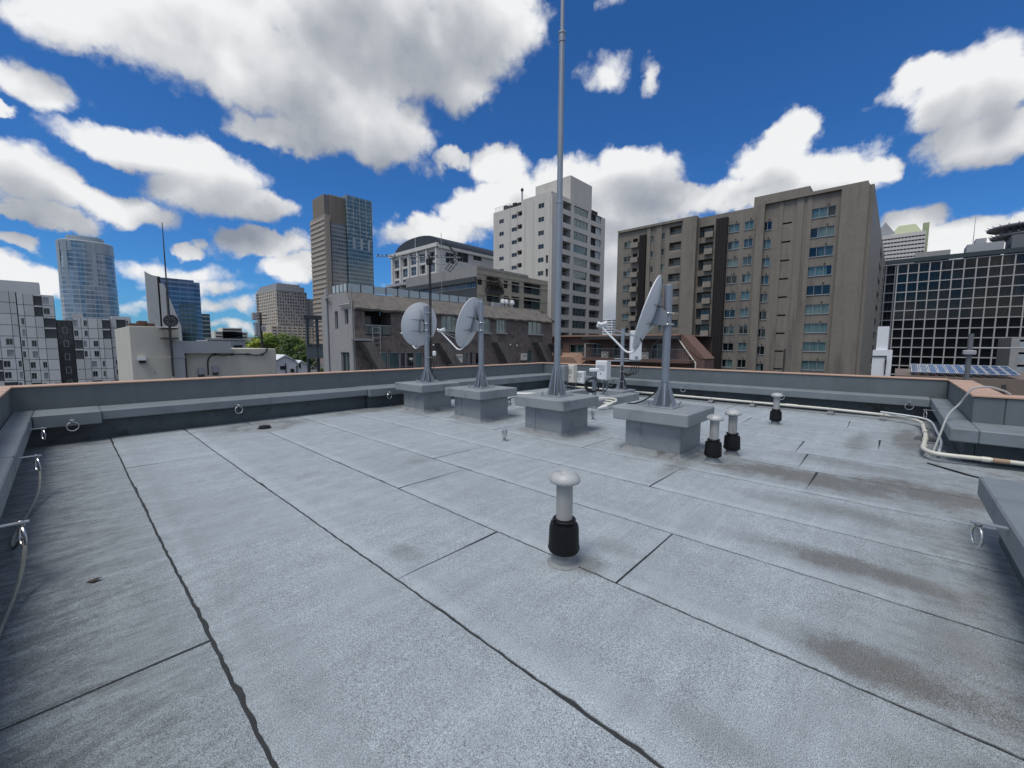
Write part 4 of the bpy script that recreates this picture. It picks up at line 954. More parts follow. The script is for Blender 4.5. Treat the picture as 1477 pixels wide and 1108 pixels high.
# ------------------------------------------------------------------ black hotel with a pale grid
def grid_hotel():
    zt = 33.0; X = 210.5
    gridm = mat('pale_grid', (.36, .35, .335), .6, var=.05, vs=.2); dk = mat('black_cladding', (.022, .025, .028), .3, .2, var=.1)
    gd = mat('grey_grid', (.13, .135, .15), .6); fas = mat('green_black_fascia', (.03, .045, .045), .4)
    t = thing('grid_hotel', (X, -15, GZ), 'black office block wrapped in a pale square grid', 'building')
    F = Fac(t, 'X', X)
    u1 = F.px(1294, 400)[0]; ue = -52.0
    # grid pitch read from the photograph
    uA = F.px(1330, 380)[0]; uB = F.px(1470, 370)[0]; cw = (uA-uB)/8.0
    zA = F.px(1400, 378)[1]; zB = F.px(1400, 507)[1]; ch = (zA-zB)/9.0
    ztop = F.px(1400, 372.5)[1]
    ncol = int((u1-ue)/cw)+1; nrow = 15
    MB().box(X+.9, X+16, ue, u1+9, GZ, zt-1.2).build('core', dk, t)
    for c in range(ncol+1): F.part('grid_mullion', gridm, u1-cw*c-.16, u1-cw*c+.16, GZ, ztop+.1, -.5, .22)
    for r in range(nrow+1): F.part('grid_transom', gridm, u1-cw*ncol, u1, ztop-ch*r-.16, ztop-ch*r+.16, -.5, .215)
    F.part('roof_fascia', fas, ue, u1+8.2, ztop+.45, ztop+1.9, -.9, .6)
    for r in range(nrow):
        for c in range(ncol):
            a, b = u1-cw*(c+1)+.19, u1-cw*c-.19; z0, z1 = ztop-ch*(r+1)+.2, ztop-ch*r-.2
            q = rnd.random(); lit = r < 6
            F.window((a, b, z0, z1), .62, 2 if lit else 1, 1, .07, M['framedark'], M['hotelglass'] if lit else M['paneblack'],
                     (M['curtain2'] if q < .18 else M['curtain3'] if q < .93 else M['curtain']) if lit else None, (.1, .9) if q < .5 else (.3, .7))
    # darker grid at the left end
    for c in range(4): F.part('grid_mullion', gd, u1+.4+2.6*c, u1+.75+2.6*c, GZ, ztop+.1, -.5, .2)
    for r in range(nrow+1): F.part('grid_transom', gd, u1+.2, u1+8.2, ztop-ch*r-.16, ztop-ch*r+.16, -.5, .19)
    for r in range(nrow):
        for c in range(3): F.window((u1+.78+2.6*c, u1+2.97+2.6*c, ztop-ch*(r+1)+.17, ztop-ch*r-.17), .6, 2, 1, .06, M['framedark'], M['paneblack'])
    # roof structures
    zz = ztop+1.9
    a = F.px(1395, 365)[0]; b = F.px(1450, 360)[0]
    MB().box(X+3, X+12, b, a, zz-.5, zz+3.2).build('plant_room', M['plant'], t); MB().box(X+4, X+9, a-4.5, a-2, zz+3.2, zz+5).build('plant_room', M['plant'], t)
    a2 = F.px(1320, 372)[0]; b2 = F.px(1372, 365)[0]; MB().box(X+4, X+12, b2, a2, zz-.5, zz+2.4).build('plant_room', M['concrete'], t)
    MB().box(X+2, X+14, ue, F.px(1461, 350)[0], zz-.5, zz+4.6).build('plant_room', gd, t)
    ym = F.px(1406, 350)[0]; MB().tube([(X+5, ym, zz+3), (X+5, ym, zz+13)], [.12, .05], 6).build('whip_aerial', M['frame'], t)
    t2 = thing('helipad', (X+12, F.px(1486, 345)[0], zz+4.6), 'round two-tier helipad platform on the roof of the grid hotel', 'helipad')
    yy = F.px(1486, 345)[0]
    for z, r in ((zz+5.6, 7.0), (zz+8.4, 8.0)):
        MB().torus((X+12, yy, z), (0, 0, 1), r, .45, 40, 8).build('rim_ring', gd, t2, True)
        MB().lathe(X+12, yy, [(r, z-.1), (r, z+.3)], 40).build('deck', M['plant'], t2)
        for k in range(24): q = 2*math.pi*k/24; MB().tube([(X+12+(r-3)*math.cos(q), yy+(r-3)*math.sin(q), z-1.0), (X+12+(r+.8)*math.cos(q), yy+(r+.8)*math.sin(q), z+.7)], .12, 5).build('bracket', M['frame'], t2)
    MB().lathe(X+12, yy, [(4, zz+4.6), (4, zz+8.2)], 16).build('support_drum', gd, t2)
grid_hotel()
# ------------------------------------------------------------------ brown rendered house with the steep eaves band
def mansard():
    Y = 31.9; X = 15.93
    rough = mat('rough_brown_render', (.155, .128, .113), .9, var=.28, vs=2.2, streak=.12, bump=1.0, bs=7, fine=.26, fs=7, dirt=((.07, .058, .052), 1.3, (1, 1, 1)))
    band = mat('weathered_eaves_render', (.155, .14, .122), .9, var=.22, vs=1.4, streak=.18, bump=1.0, bs=6, fine=.1, fs=9, dirt=((.09, .083, .073), 1.5, (1, 1, .3)))
    grey = mat('grey_render', (.30, .295, .285), .85, var=.07, vs=.8, streak=.1, bump=.25, bs=20)
    t = thing('brown_house', (25, 36, GZ), 'brown rough-rendered house with steep eaves band and glass roof screen', 'house')
    F = Fac(t, 'Y', Y); S = Fac(t, 'X', X)
    xe = F.px(797, 464)[0]; zb = F.px(511, 445)[1]; Yt = Y+1.15; zt = gY(503, 421, Yt).z
    ups = [F.rect(637, 455.5, 659, 477), F.rect(696, 459, 706.5, 480), F.rect(716, 461, 729, 480), F.rect(762, 464.5, 781, 482)]
    bal = F.rect(526.5, 447, 564, 484); lows = [F.rect(547, 508, 560.5, 545), F.rect(561.5, 508, 577, 545), F.rect(578, 508, 586, 545), F.rect(587, 508, 598, 545), F.rect(599, 508, 610, 545), F.rect(671, 508, 676, 540), F.rect(678, 507, 683, 540), F.rect(686, 508, 692, 540), F.rect(643, 508, 651, 540), F.rect(761, 505, 768, 540)]
    zl = zb
    F.wall('front_wall', rough, X, xe, GZ, zl, [(*u, .35) for u in ups] + [(*bal, 1.8)] + [(*l, .25) for l in lows])
    for u in ups:
        F.backing(u, .6, M['curtain3'], 'room'); F.window(u, .02, 3 if u[1]-u[0] > 1.2 else 2, 1, .07, M['frame'], M['glass'], M['curtain'] if u[0] < 33 else M['curtain2'], (0, .75)); F.part('window_apron', M['concrete'], u[0]-.05, u[1]+.05, u[2]-.14, u[2]-.02, .0, .3)
    F.backing(bal, 1.82, M['dark']); F.window((bal[0]+.3, bal[1]-.3, bal[2]+.05, bal[3]-.4), 1.7, 3, 1, .07, M['framedark'], M['pane'])
    zr = F.px(545, 469)[1]
    fr = F.box(MB(), bal[0], bal[1], zr-.06, zr, -.1, .0).build('balcony_rail', M['frame'], t)
    for i in range(3): a = bal[0]+(bal[1]-bal[0])*i/3; F.part('balcony_panel', M['panegreen'], a+.03, a+(bal[1]-bal[0])/3-.03, bal[2]+.08, zr-.07, -.07, -.045)
    for i, l in enumerate(lows): F.backing(l, .55, M['curtain3'], 'room'); F.window(l, .08, 1, 1, .06, M['frame'], M['glass'] if i not in (2, 6) else M['pane'], (M['curtain'], M['curtain2'], None, None, M['curtain'])[i % 5])
    # leaning eaves band, wavy lower edge
    vs = []; N = 60
    for k in range(N+1):
        x = X-.05+(xe-X+.1)*k/N; w = .05*math.sin(k*1.7)+.03*math.sin(k*.63+1)
        vs += [(x, Y-.28, zb-.12+w), (x, Y-.34, zb+.05+w*.6), (x+(0 if k < N else -1.2), Yt-.35, zt-.35), (x+(0 if k < N else -1.6), Yt, zt), (x, Y+.05, zb-.10+w)]
    MB().add(vs, [(k*5+j, k*5+j+1, k*5+j+6, k*5+j+5) for k in range(N) for j in range(3)] + [(k*5+4, k*5, k*5+5, k*5+9) for k in range(N)] + [(0, 1, 2, 3, 4), (N*5+4, N*5+3, N*5+2, N*5+1, N*5)]).build('eaves_band', band, t, True)
    ylf = gX(465, 480, X).y
    sw = [S.rect(497, 446, 502.5, 468), S.rect(483, 449, 487.5, 475), S.rect(492.5, 508, 504.5, 545)]
    S.wall('flank_wall', grey, Y, ylf, GZ, zb+.1, [(*h, .3) for h in sw])
    for i, h in enumerate(sw): S.backing(h, .5, M['curtain3'], 'room'); S.window(h, .15, 1 if i < 2 else 2, 1, .06, M['frame'], M['glass'] if i == 2 else M['pane'], M['curtain2'] if i == 2 else None)
    MB().add([(X, Y, zb+.1), (X, ylf, zb+.1), (X, ylf, zt), (X, Yt, zt)], [(0, 1, 2, 3)]).build('flank_gable', grey, t)
    MB().quad((X, Yt, zt-.02), (xe-1.5, Yt, zt-.02), (xe-1.5, ylf, zt-.02), (X, ylf, zt-.02)).build('roof', M['concrete'], t)
    shell(t, rough, X, xe, Y, ylf, zb, faces='XY')
    # glass screen on the roof
    x1 = gY(697, 434, Yt+.15).x; n = 13; zg = zat(X+.1, Yt+.15, 408); z0 = zt+.03
    fg = pane_mat('frosted_screen_glass', (.36, .43, .46), .22, .6, .06)
    ps = [(X+.12+(x1-X-.12)*i/n, Yt+.15) for i in range(n+1)]; sw_ = (gX(477, 415, X).y-Yt-.15)/4; ps2 = [(X+.12, Yt+.15+sw_*i) for i in range(1, 5)]
    for (x, y) in ps+ps2: MB().box(x-.035, x+.035, y-.035, y+.035, z0-.05, zg).build('screen_post', M['framedark'], t)
    for i in range(n): MB().box(ps[i][0]+.05, ps[i+1][0]-.05, Yt+.14, Yt+.16, z0+.04, zg-.04).build('screen_panel', fg, t)
    for i in range(4): y = Yt+.15+sw_*i; MB().box(X+.11, X+.13, y+.05, y+sw_-.05, z0+.04, zg-.04).build('screen_panel', fg, t)
    # drain pipes
    yp = gX(474, 470, X).y; MB().tube(curve_pts([(X-.3, yp-.9, zt-.25), (X-.14, yp, zt-.45), (X-.12, yp, zt-1.4), (X-.12, yp, GZ)], 4), .09, 8).build('drain_pipe', M['plant'], t, True)
    MB().tube(curve_pts([(X-.15, gX(492, 440, X).y, zb+.35), (X-.15, Y+.3, zb+.33), (X-.12, Y+.12, zb-.1), (X-.12, Y+.10, GZ)], 4), .07, 8).build('drain_pipe', M['concrete'], t, True)
    # leaning wing walls, ledges, boxes, ladder
    for (xa, ya, xb, yb, w) in ((516, 493, 546, 545, 15), (626, 495, 655, 540, 13), (709, 494, 731, 535, 11), (768, 494, 785, 530, 4), (790, 496, 812, 535, 5)):
        u0, z0 = F.px(xa, ya); u1, z1 = F.px(xb, yb); ww = abs(F.px(xa+w, ya)[0]-u0)
        q = (u1-u0)*2.2; zz = z0+(z1-z0)*3.2; MB().prism([F.p(u0, z0, .02), F.p(u0+ww, z0, .02), F.p(u0+ww+q*1.45, zz, .02), F.p(u0+q*1.45, zz, .02)], (0, -.85, 0)).build('wing_wall', band, t)
    for (xa, ya, xb, yb) in ((506, 489.5, 533, 491.5),): r = F.rect(xa, ya, xb, yb); F.part('ledge', M['concrete'], r[0]-.3, r[1], r[2], r[3]+.05, .0, .7)
    for (xa, ya, xb, yb) in ((656.5, 511, 665, 523), (751, 510, 758, 519.5), (590, 516, 593, 519)):
        r = F.rect(xa, ya, xb, yb); o = F.part('meter_box', M['cream'], r[0], r[1], r[2], r[3], .0, .25); MB().box(r[0]+.08, r[1]-.08, Y-.262, Y-.251, r[3]-.35, r[3]-.15).build('box_panel', M['plant'], o)
    for (x, y) in ((735, 497.5), (744.5, 498.5), (624, 498)): u, z = F.px(x, y); MB().lathe(u, Y-.12, [(.08, z-.06), (.1, z+.03), (.0005, z+.12)], 8).build('wall_lamp', M['white'], t)
    u0 = F.px(535.5, 490)[0]; u1 = F.px(546, 490)[0]; za = F.px(540, 471)[1]; ld = MB()
    for u in (u0, u1): ld.box(u-.025, u+.025, Y-.30, Y-.25, -6, za)
    ld.build('ladder_rail', M['frame'], t)
    for k in range(14): MB().box(u0, u1, Y-.29, Y-.26, za-.1-.42*k-.018, za-.1-.42*k+.018).build('ladder_rung', M['frame'], t)
    r = F.rect(545, 526, 700, 540); F.rail((r[0], r[1], r[3]-1.1), .9, 1.1)
mansard()

# ------------------------------------------------------------------ beige block behind the brown house
def beige_block():
    bg_ = mat('beige_cladding', (.36, .325, .255), .75, var=.08, vs=.5, streak=.14, ss=.8)
    bg2 = mat('grey_top_cladding', (.26, .255, .245), .8, var=.08, vs=.5, streak=.12)
    dk = mat('charcoal_band', (.05, .055, .06), .6)
    Y = 55.5; X = gz(679, 381, 16).x; t = thing('beige_block', (60, 60, GZ), 'beige block with plant-filled balcony and stepped roof behind the brown house', 'building')
    G = Fac(t, 'Y', Y); F = Fac(t, 'X', X)
    zt = G.px(679, 381)[1]; xm = G.px(762, 395)[0]; xe = G.px(790, 420)[0]; z2 = G.px(775, 403)[1]
    hs = [G.rect(688.5, 401, 695.5, 411), G.rect(702, 400, 721, 423), G.rect(726.5, 405, 732.5, 416), G.rect(738, 407, 749.5, 422.5), G.rect(755.5, 409.5, 780, 425),
          G.rect(702, 425, 721, 436), G.rect(726.5, 427, 734, 440), G.rect(738, 428, 749.5, 444), G.rect(755.5, 430, 780, 446)]
    dp = [.3, 1.4, .3, .5, 1.2, 1.4, .3, .5, 1.2]
    G.wall('front_wall', bg_, X, xe, GZ, z2, [(*h, d) for h, d in zip(hs, dp)])
    for h, d in zip(hs, dp):
        G.backing(h, d+.05, M['dark'])
        if h[1]-h[0] > 1.8: m_ = (h[0]+h[1])/2; G.window((m_, h[1]-.05, h[2]+.02, h[3]-.1), .35, 3, 1, .07, M['framedark'], M['panegreen']); G.rail((h[0]+.01, m_, h[2]), -.1, .8)
        else: G.window(h, min(d, .45)-.1, 2, 1, .06, M['framedark'], M['pane'])
    MB().box(X+.03, xm, Y+.02, Y+11, z2+.01, zt-.02).build('upper_storey', bg2, t)
    for y in (388, 396, 404, 425.5, 446): z = G.px(700, y)[1]; G.part('string_course', bg_, X+.0, xe if z < z2 else xm, z-.08, z+.08, .001, .07)
    # planted balcony
    h = hs[1]; G.part('balcony_box', dk, h[0]-.4, h[1]+.3, h[2]-.1, h[2]+.7, .0, .8)
    lv = MB(); r = random.Random(9)
    for _ in range(900):
        c = Vector((r.uniform(h[0]-.4, h[1]+.3), Y-.4+r.uniform(-.6, .3), h[2]+.3+abs(r.gauss(0, 1.1)))); a = Vector((r.gauss(0, 1), r.gauss(0, 1), r.gauss(0, 1))).normalized()*.16; b = a.orthogonal().normalized()*.1
        lv.quad(c-a, c-b, c+a, c+b)
    tag(lv.build('balcony_plants', mat('dark_creeper', (.035, .028, .02), .8, var=.4, vs=2), t), kind='stuff')
    # flank with the dark band and glazed strip, faces -X
    yl = gX(645, 400, X).y; yl2 = yl+14; zb = F.px(670, 402)[1]; zg = F.px(670, 417)[1]
    F.wall('flank_wall', bg2, Y, yl2, zb, zt); F.part('dark_band', dk, Y, yl2, zb-.9, zb, .0, .5); F.part('flank_base', dk, Y, yl2, GZ, zg, .0, .05)
    for i in range(8): u = Y+.3+(yl2-Y-.6)*i/8; F.window((u, u+(yl2-Y-.6)/8-.06, zg+.02, zb-.92), .05, 3, 1, .06, M['frame'], M['paneblue'])
    shell(t, bg_, X, xe, Y, Y+16, z2, faces='XYt')
    # terrace clutter: white globes and unit
    z = G.px(715, 444)[1]
    for x in (718, 723, 731.5): u = G.px(x, 436)[0]; MB().lathe(u, Y-1.3, [(.1, z), (.12, z+.6), (.42, z+.75), (.5, z+1.1), (.3, z+1.5), (.0005, z+1.6)], 10).build('globe_lamp', M['white'], t, True)
    u = G.px(709, 440)[0]; MB().cbox(u-1, u+1, Y-1.6, Y-.8, z-.2, z+.7, b=.05).build('condenser', M['plant'], t)
    MB().box(G.px(704, 440)[0], G.px(737, 440)[0], Y-3, Y-.05, z-3, z-.15).build('terrace_slab', M['concrete'], t)
    p = gX(640, 400, X); MB().tube([(p.x-.5, p.y, zt-6), (p.x-.5, p.y, zat(p.x-.5, p.y, 336))], .05, 6).build('lightning_rod', M['frame'], t)
beige_block()
# ------------------------------------------------------------------ white building with the barrel roof
def barrel_building():
    wh = mat('white_cladding', (.58, .565, .53), .7, var=.06, vs=.4, streak=.1, ss=.6); sl = mat('slate_barrel_roof', (.035, .042, .052), .55, .1, var=.1)
    zt = 29.0; c = gz(632, 352, zt); X, Y = c.x, c.y
    t = thing('barrel_roof_building', (X+10, Y+10, GZ), 'white building with a dark barrel-vaulted roof and tall bays', 'building')
    F = Fac(t, 'X', X); G = Fac(t, 'Y', Y)
    ye = gX(564, 378, X).y; xe = G.px(716, 380)[0]
    n = 5; hs = []; bays = []
    w = (ye-Y)/(n+.4)
    for i in range(n):
        a = Y+w*(.35+i); b = a+w*.62
        for k in range(5):
            z1 = zt-1.6-3.1*k; h = (a, b, z1-2.5, z1, .9); hs.append(h)
    F.wall('front_wall', wh, Y, ye, GZ, zt, hs)
    for j, h in enumerate(hs):
        F.backing(h, .95, M['dark']); F.window(h, .25 if j % 3 else .7, 2, 2, .1, M['frame'], M['paneblue'] if j % 3 else M['pane'])
    for i in range(n+1): u = Y+w*(i+.12); F.part('pilaster', wh, u-.35, u+.35, GZ, zt-.6, .0, .5)
    F.part('cornice', wh, Y-.3, ye+.3, zt-.7, zt+.3, .0, .8); zl = F.px(600, 408)[1]; F.part('ledge', M['plant'], Y-.6, ye+.6, zl-.35, zl+.35, .0, 1.6)
    hs2 = [G.rect(683, 367, 695, 376), G.rect(643, 365, 656, 380), G.rect(660, 364, 676, 378), G.rect(632.5, 400, 640, 425), G.rect(617, 402, 630, 425)]
    hs2 = [h for h in hs2 if h[0] > X+.2]
    G.wall('flank_wall', wh, X, xe, GZ, zt-1.0, [(*h, .5) for h in hs2])
    for h in hs2: G.backing(h, .6, M['dark']); G.window(h, .3, 2, 1, .1, M['frame'], M['pane'])
    G.part('cornice', wh, X, xe, zt-1.0, zt-.2, -.5, .5)
    shell(t, wh, X, xe, Y, ye, zt-1.0, faces='XYt')
    # barrel vault: spans the front, runs back along X
    yA, yB = Y+.5, ye-.5; ym = (yA+yB)/2; hr = zat(X+1, ym, 341)-zt; hr = max(2.5, min(hr, 7.5)); vs = []; N = 20
    for x in (X+1.0, xe+4):
        for k in range(N+1): a = math.pi*k/N; vs.append((x, ym+(yA-ym)*math.cos(a), zt-.3+hr*math.sin(a)**.8))
    MB().add(vs, [(k, k+1, N+2+k, N+1+k) for k in range(N)] + [tuple(range(N+1)), tuple(range(N+1, 2*N+2))]).build('barrel_roof', sl, t)
    MB().box(X+.8, X+1.0, ym-.15, ym+.15, zt, zt+hr-.5).build('roof_rib', M['plant'], t)
barrel_building()
# ------------------------------------------------------------------ reddish low house before the brown tower
def red_house():
    rb = mat('red_brown_tile', (.125, .074, .058), .7, var=.12, vs=1.2, streak=.12, fine=.08, fs=12); rt_ = mat('terracotta_roof', (.30, .185, .135), .7, var=.1, vs=1)
    X = 44.0; t = thing('red_brown_house', (48, 20, GZ), 'low red-brown tiled house with a long balcony under the brown tower', 'house')
    F = Fac(t, 'X', X); uL = F.px(796, 500)[0]; uR = F.px(1013, 520)[0]; zt = F.px(880, 484.5)[1]; u980 = F.px(982, 500)[0]
    hs = [F.rect(821, 497, 842, 509), F.rect(854, 496, 867, 511), F.rect(884, 497, 904, 514), F.rect(938, 496, 957, 518), F.rect(806, 496, 812, 505)]
    F.wall('front_wall', rb, u980, uL, GZ, zt-.05, [(*h, .35) for h in hs])
    for h in hs: F.backing(h, .6, M['curtain3'], 'room'); F.window(h, .2, 2, 1, .07, M['frame'], M['glass'], M['curtain2'], (.05, .7))
    r = F.rect(850, 490, 1000, 492); F.part('eaves', M['framedark'], u980, r[1], zt-.45, zt-.1, .0, 1.6); F.part('roof_edge', rt_, u980, uL, zt-.06, zt+.12, .0, .5)
    zb = F.px(900, 517)[1]; F.part('balcony_slab', rb, u980-1.5, r[1], zb-.3, zb, .0, 1.6); F.rail((u980-1.4, r[1], zb), 1.5, 1.15)
    for x in (876, 933): u = F.px(x, 512)[0]; o = F.part('condenser', M['cream'], u-.42, u+.42, zb+.02, zb+.75, .3, .65); MB().torus((X-.66, u-.08, zb+.4), (1, 0, 0), .24, .03, 16).build('fan_guard', M['dark'], o)
    # sloping end with cream gutter pipes
    ue = uR; zs = F.px(983, 490)[1]
    MB().prism([(X, u980, GZ), (X, u980, zt), (X, ue-.2, zt-2.6), (X, ue-.2, GZ)], (3, 0, 0)).build('sloping_end', rb, t)
    MB().prism([(X-.05, u980+1.2, zt+.05), (X-.05, u980-.2, zt+.05), (X-.05, ue-.3, zt-2.45), (X-.05, ue+.2, zt-2.45)], (3, 0, 0)).build('sloping_roof', mat('brown_slope', (.15, .088, .068), .75, var=.1, vs=1), t)
    for (dx, du) in ((-.15, 0), (3.15, 0)): MB().tube([(X+dx, u980+2.2+du, zt-.35), (X+dx, u980+.3+du, zt-.35), (X+dx, ue+.6+du, zt-2.9), (X+dx, ue+.6+du, GZ)], .08, 6).build('gutter_pipe', M['pvc'], t)
    ya = F.px(845, 497)[0]; MB().tube([(X-.15, ya-1.5, zt-.9), (X-.15, ya, zt-.9), (X-.15, ya, GZ)], .06, 6).build('gutter_pipe', M['white'], t)
    r2 = F.rect(800, 509, 847, 519); MB().prism([(X-.02, r2[0], r2[2]), (X-.02, r2[1]+2, r2[2]), (X-.02, r2[1]+2, r2[3]), (X-.02, r2[0]+.9, r2[3])], (-1.8, 0, -.5)).build('awning', rt_, t)
    shell(t, rb, X, X+10, u980, uL, zt-.05, faces='XYt', top=rt_)
red_house()
# ------------------------------------------------------------------ pale panel block on the left
def panel_block():
    pn = [mat('pale_panel_%s' % n, c, .5, .05, var=.05, vs=.5) for n, c in (('light', (.60, .60, .58)), ('mid', (.36, .37, .37)), ('warm', (.52, .52, .50)))]
    jt = mat('panel_joint', (.07, .075, .08), .7); Y = 159.0
    t = thing('panel_block', (-4, Y+6, GZ), 'pale panelled apartment block with scattered square windows and dark joints', 'apartment building')
    G = Fac(t, 'Y', Y); r = random.Random(21)
    def field(x0, x1, ztop, n0, salt):
        """storeys of pale panels on shared column lines; windows and balconies repeat up the columns"""
        MB().box(x0, x1, Y-n0+.35, Y+9, GZ, ztop-.05).build('backing_wall', jt, t)
        hrow = 2.72; W = x1-x0; pat = [1.5, 2.2, 1.1, 1.8]; ws = []
        while sum(ws) < W: ws.append(pat[(len(ws)+salt) % 4])
        k_ = W/sum(ws); ws = [w*k_ for w in ws]; z = ztop; row = 0
        while z > -9:
            u = x0
            for k, w in enumerate(ws):
                a, b, c, d = u+.045, u+w-.045, z-hrow+.06, z-.06; code = (k*2+(row//2)*3+salt) % 5
                if code == 1 and w > 1.3:
                    G.window((a, b, c+.1, d-.3), -n0+.9, 4, 1, .07, M['frame'], M['pane']); G.part('balcony_front', pn[1], a, b, c, c+.95, n0-.5, n0-.4); G.part('balcony_head', pn[0], a, b, d-.34, d, n0-.35, n0)
                elif code in (0, 3):
                    s_ = (b-a)*.55; q = a+.08 if code == 3 else b-s_-.08; hole = (q, q+s_, c+.55, c+2.05)
                    G.wall('panel', pn[0], a, b, c, d, [(*hole, .3)], n=n0); G.window(hole, -n0+.18, 2, 1, .06, M['frame'], M['pane'] if (k+row) % 3 else M['panepale'], sill=.06)
                else: G.part('panel', pn[0 if code == 2 else 2], a, b, c, d, n0-.3, n0+r.uniform(-.01, .02))
                u += w
            z -= hrow; row += 1
    zA = G.px(40, 421.5)[1]; xA = G.px(82, 480)[0]; xm = G.px(28.5, 480)[0]
    field(-16.5, xm-.05, zA, .0, 1); field(xm+.05, xA, zA-.4, .0, 2)
    x1 = G.px(107, 490)[0]; x2 = G.px(160.5, 490)[0]; zB = G.px(130, 459)[1]
    field(x1, x2, zB, .0, 3); field(x2+.1, G.px(190, 490)[0], zB+.3, -.8, 4)
    # glazed stair strip between
    zs = G.px(95, 462)[1]; MB().box(xA+.02, x1-.02, Y+.8, Y+8, GZ, zs).build('stair_core', jt, t)
    u = xA+.1; cw = (x1-xA-.2)/3; z = zs; k = 0
    while z > -9:
        for i in range(3):
            G.window((u+cw*i+.02, u+cw*(i+1)-.02, z-1.7, z-.03), .6, 1, 1, .08, pn[1] if (i == 1 and k % 2) else M['framedark'], M['pane'])
        z -= 1.73; k += 1
    for (x0, x1_, ya, d) in ((0, 55, 404, 3), (104, 120, 451, 4), (162, 190, 456, 3)):
        a, b = G.px(x0, ya)[0], G.px(x1_, ya)[0]; zz = G.px((x0+x1_)/2, ya)[1]; MB().box(a-(8 if x0 == 0 else 0), b, Y+d, Y+d+5, 2, zz).build('roof_room', pn[0], t)
    lt = MB()
    for i in range(8): lt.box(-11.6+.25*(i % 2), -11.4+.25*(i % 2), Y+1, Y+1.2, zA+2+i*.8, zA+2.8+i*.8)
    for i in range(6): lt.box(-11.7, -10.7, Y+1, Y+1.1, zA+2.5+i, zA+2.6+i)
    lt.build('roof_ladder', M['plant'], t)
panel_block()
# ------------------------------------------------------------------ far glass towers
def glass_mat(name, dark, pale, band, fl, mull, rough=.12, axis=(1, 1)):
    """curtain wall too far away to pick panes apart: storey bands and mullions in colour, glossy"""
    m = bpy.data.materials.new(name); m.use_nodes = True; T = NT(m.node_tree); b = m.node_tree.nodes['Principled BSDF']
    pos = T.node('ShaderNodeNewGeometry').outputs['Position']; sp = T.node('ShaderNodeSeparateXYZ'); T.put(sp.inputs[0], pos)
    h = T.m('ADD', T.m('MULTIPLY', sp.outputs[0], axis[0]), T.m('MULTIPLY', sp.outputs[1], axis[1]))
    zf = T.m('FRACT', T.m('DIVIDE', sp.outputs[2], fl)); hf = T.m('FRACT', T.m('DIVIDE', h, mull))
    cell = T.node('ShaderNodeCombineXYZ'); T.put(cell.inputs[0], T.m('FLOOR', T.m('DIVIDE', h, mull*2))); T.put(cell.inputs[1], T.m('FLOOR', T.m('DIVIDE', sp.outputs[2], fl)))
    wn = T.node('ShaderNodeTexWhiteNoise'); T.put(wn.inputs[0], cell.outputs[0])
    big = T.noise(pos, .035, 4, .6)
    c = T.mix(T.m('MULTIPLY_ADD', T.m('SUBTRACT', big, .5), 1.6, T.m('MULTIPLY', wn.outputs[0], .5)), c4(dark), c4(pale))
    ln = T.m('MAXIMUM', T.step(zf, 1-band, 1-band+.06), T.m('MULTIPLY', T.step(hf, .86, .9), .6))
    c = T.mix(ln, c, c4([q*.9+.05 for q in pale]))
    T.put(b.inputs['Base Color'], c); b.inputs['Roughness'].default_value = rough; b.inputs['Specular IOR Level'].default_value = .8
    return m
def round_tower():
    gm_ = glass_mat('pale_curtain_wall', (.07, .12, .17), (.30, .38, .46), .22, 8.4, 6.0, .12); cr = mat('grey_crown_cladding', (.28, .33, .36), .4, .3, var=.1, vs=.05, streak=.2, ss=.1)
    c = gz(109, 345, 195); cx, cy = c.x+13, c.y+15; zt = 192.0
    t = thing('glass_skyscraper', (cx, cy, GZ), 'tall rounded pale glass skyscraper with a stepped crown', 'skyscraper')
    e1 = Vector((cx, cy, 0)).normalized(); e2 = Vector((e1.y, -e1.x, 0))
    def ring(sc, z, w=39, d=37, n=40):
        out = []
        for k in range(n):
            a = 2*math.pi*k/n; ca, sa = math.cos(a), math.sin(a); p = 2.6
            rr_ = (abs(ca)**p+abs(sa)**p)**(-1/p); out.append(Vector((cx, cy, z)) + e2*(w*sc*rr_*ca) + e1*(d*sc*rr_*sa))
        return out
    def loft(name, m, levels):
        n = 40; vs = []
        for sc, z in levels: vs += ring(sc, z)
        L = len(levels); MB().add(vs, [(i*n+k, i*n+(k+1) % n, (i+1)*n+(k+1) % n, (i+1)*n+k) for i in range(L-1) for k in range(n)] + [tuple(range((L-1)*n, L*n))]).build(name, m, t)
    loft('shaft', gm_, [(1.0, GZ), (1.02, 90), (.985, zt-22)]); loft('crown', cr, [(1.0, zt-22), (.99, zt-2)]); loft('crown_top', cr, [(.7, zt-2), (.66, zt+9)]); loft('roof_slab', M['plant'], [(.99, zt-2), (.93, zt-.5)])
    blue = glass_mat('blue_strip', (.05, .11, .18), (.20, .32, .42), .3, 8.4, 5, .1)
    R0 = ring(1.012, 0)
    for (k0, w, m) in ((27, 3, blue), (31, 1, cr), (25, 1, cr), (22, 2, cr)):
        q = [R0[(k0+i) % 40] for i in range(w+1)]; vs = [(p.x, p.y, GZ) for p in q] + [(p.x, p.y, zt-4) for p in q]; n = w+1
        MB().add(vs, [(i, i+1, n+i+1, n+i) for i in range(w)]).build('glazed_strip', m, t)
    for i in range(3): p = ring(.4, zt+9)[10*i]; MB().tube([p, p+Vector((0, 0, 7))], .5, 6).build('roof_mast', M['plant'], t)
round_tower()
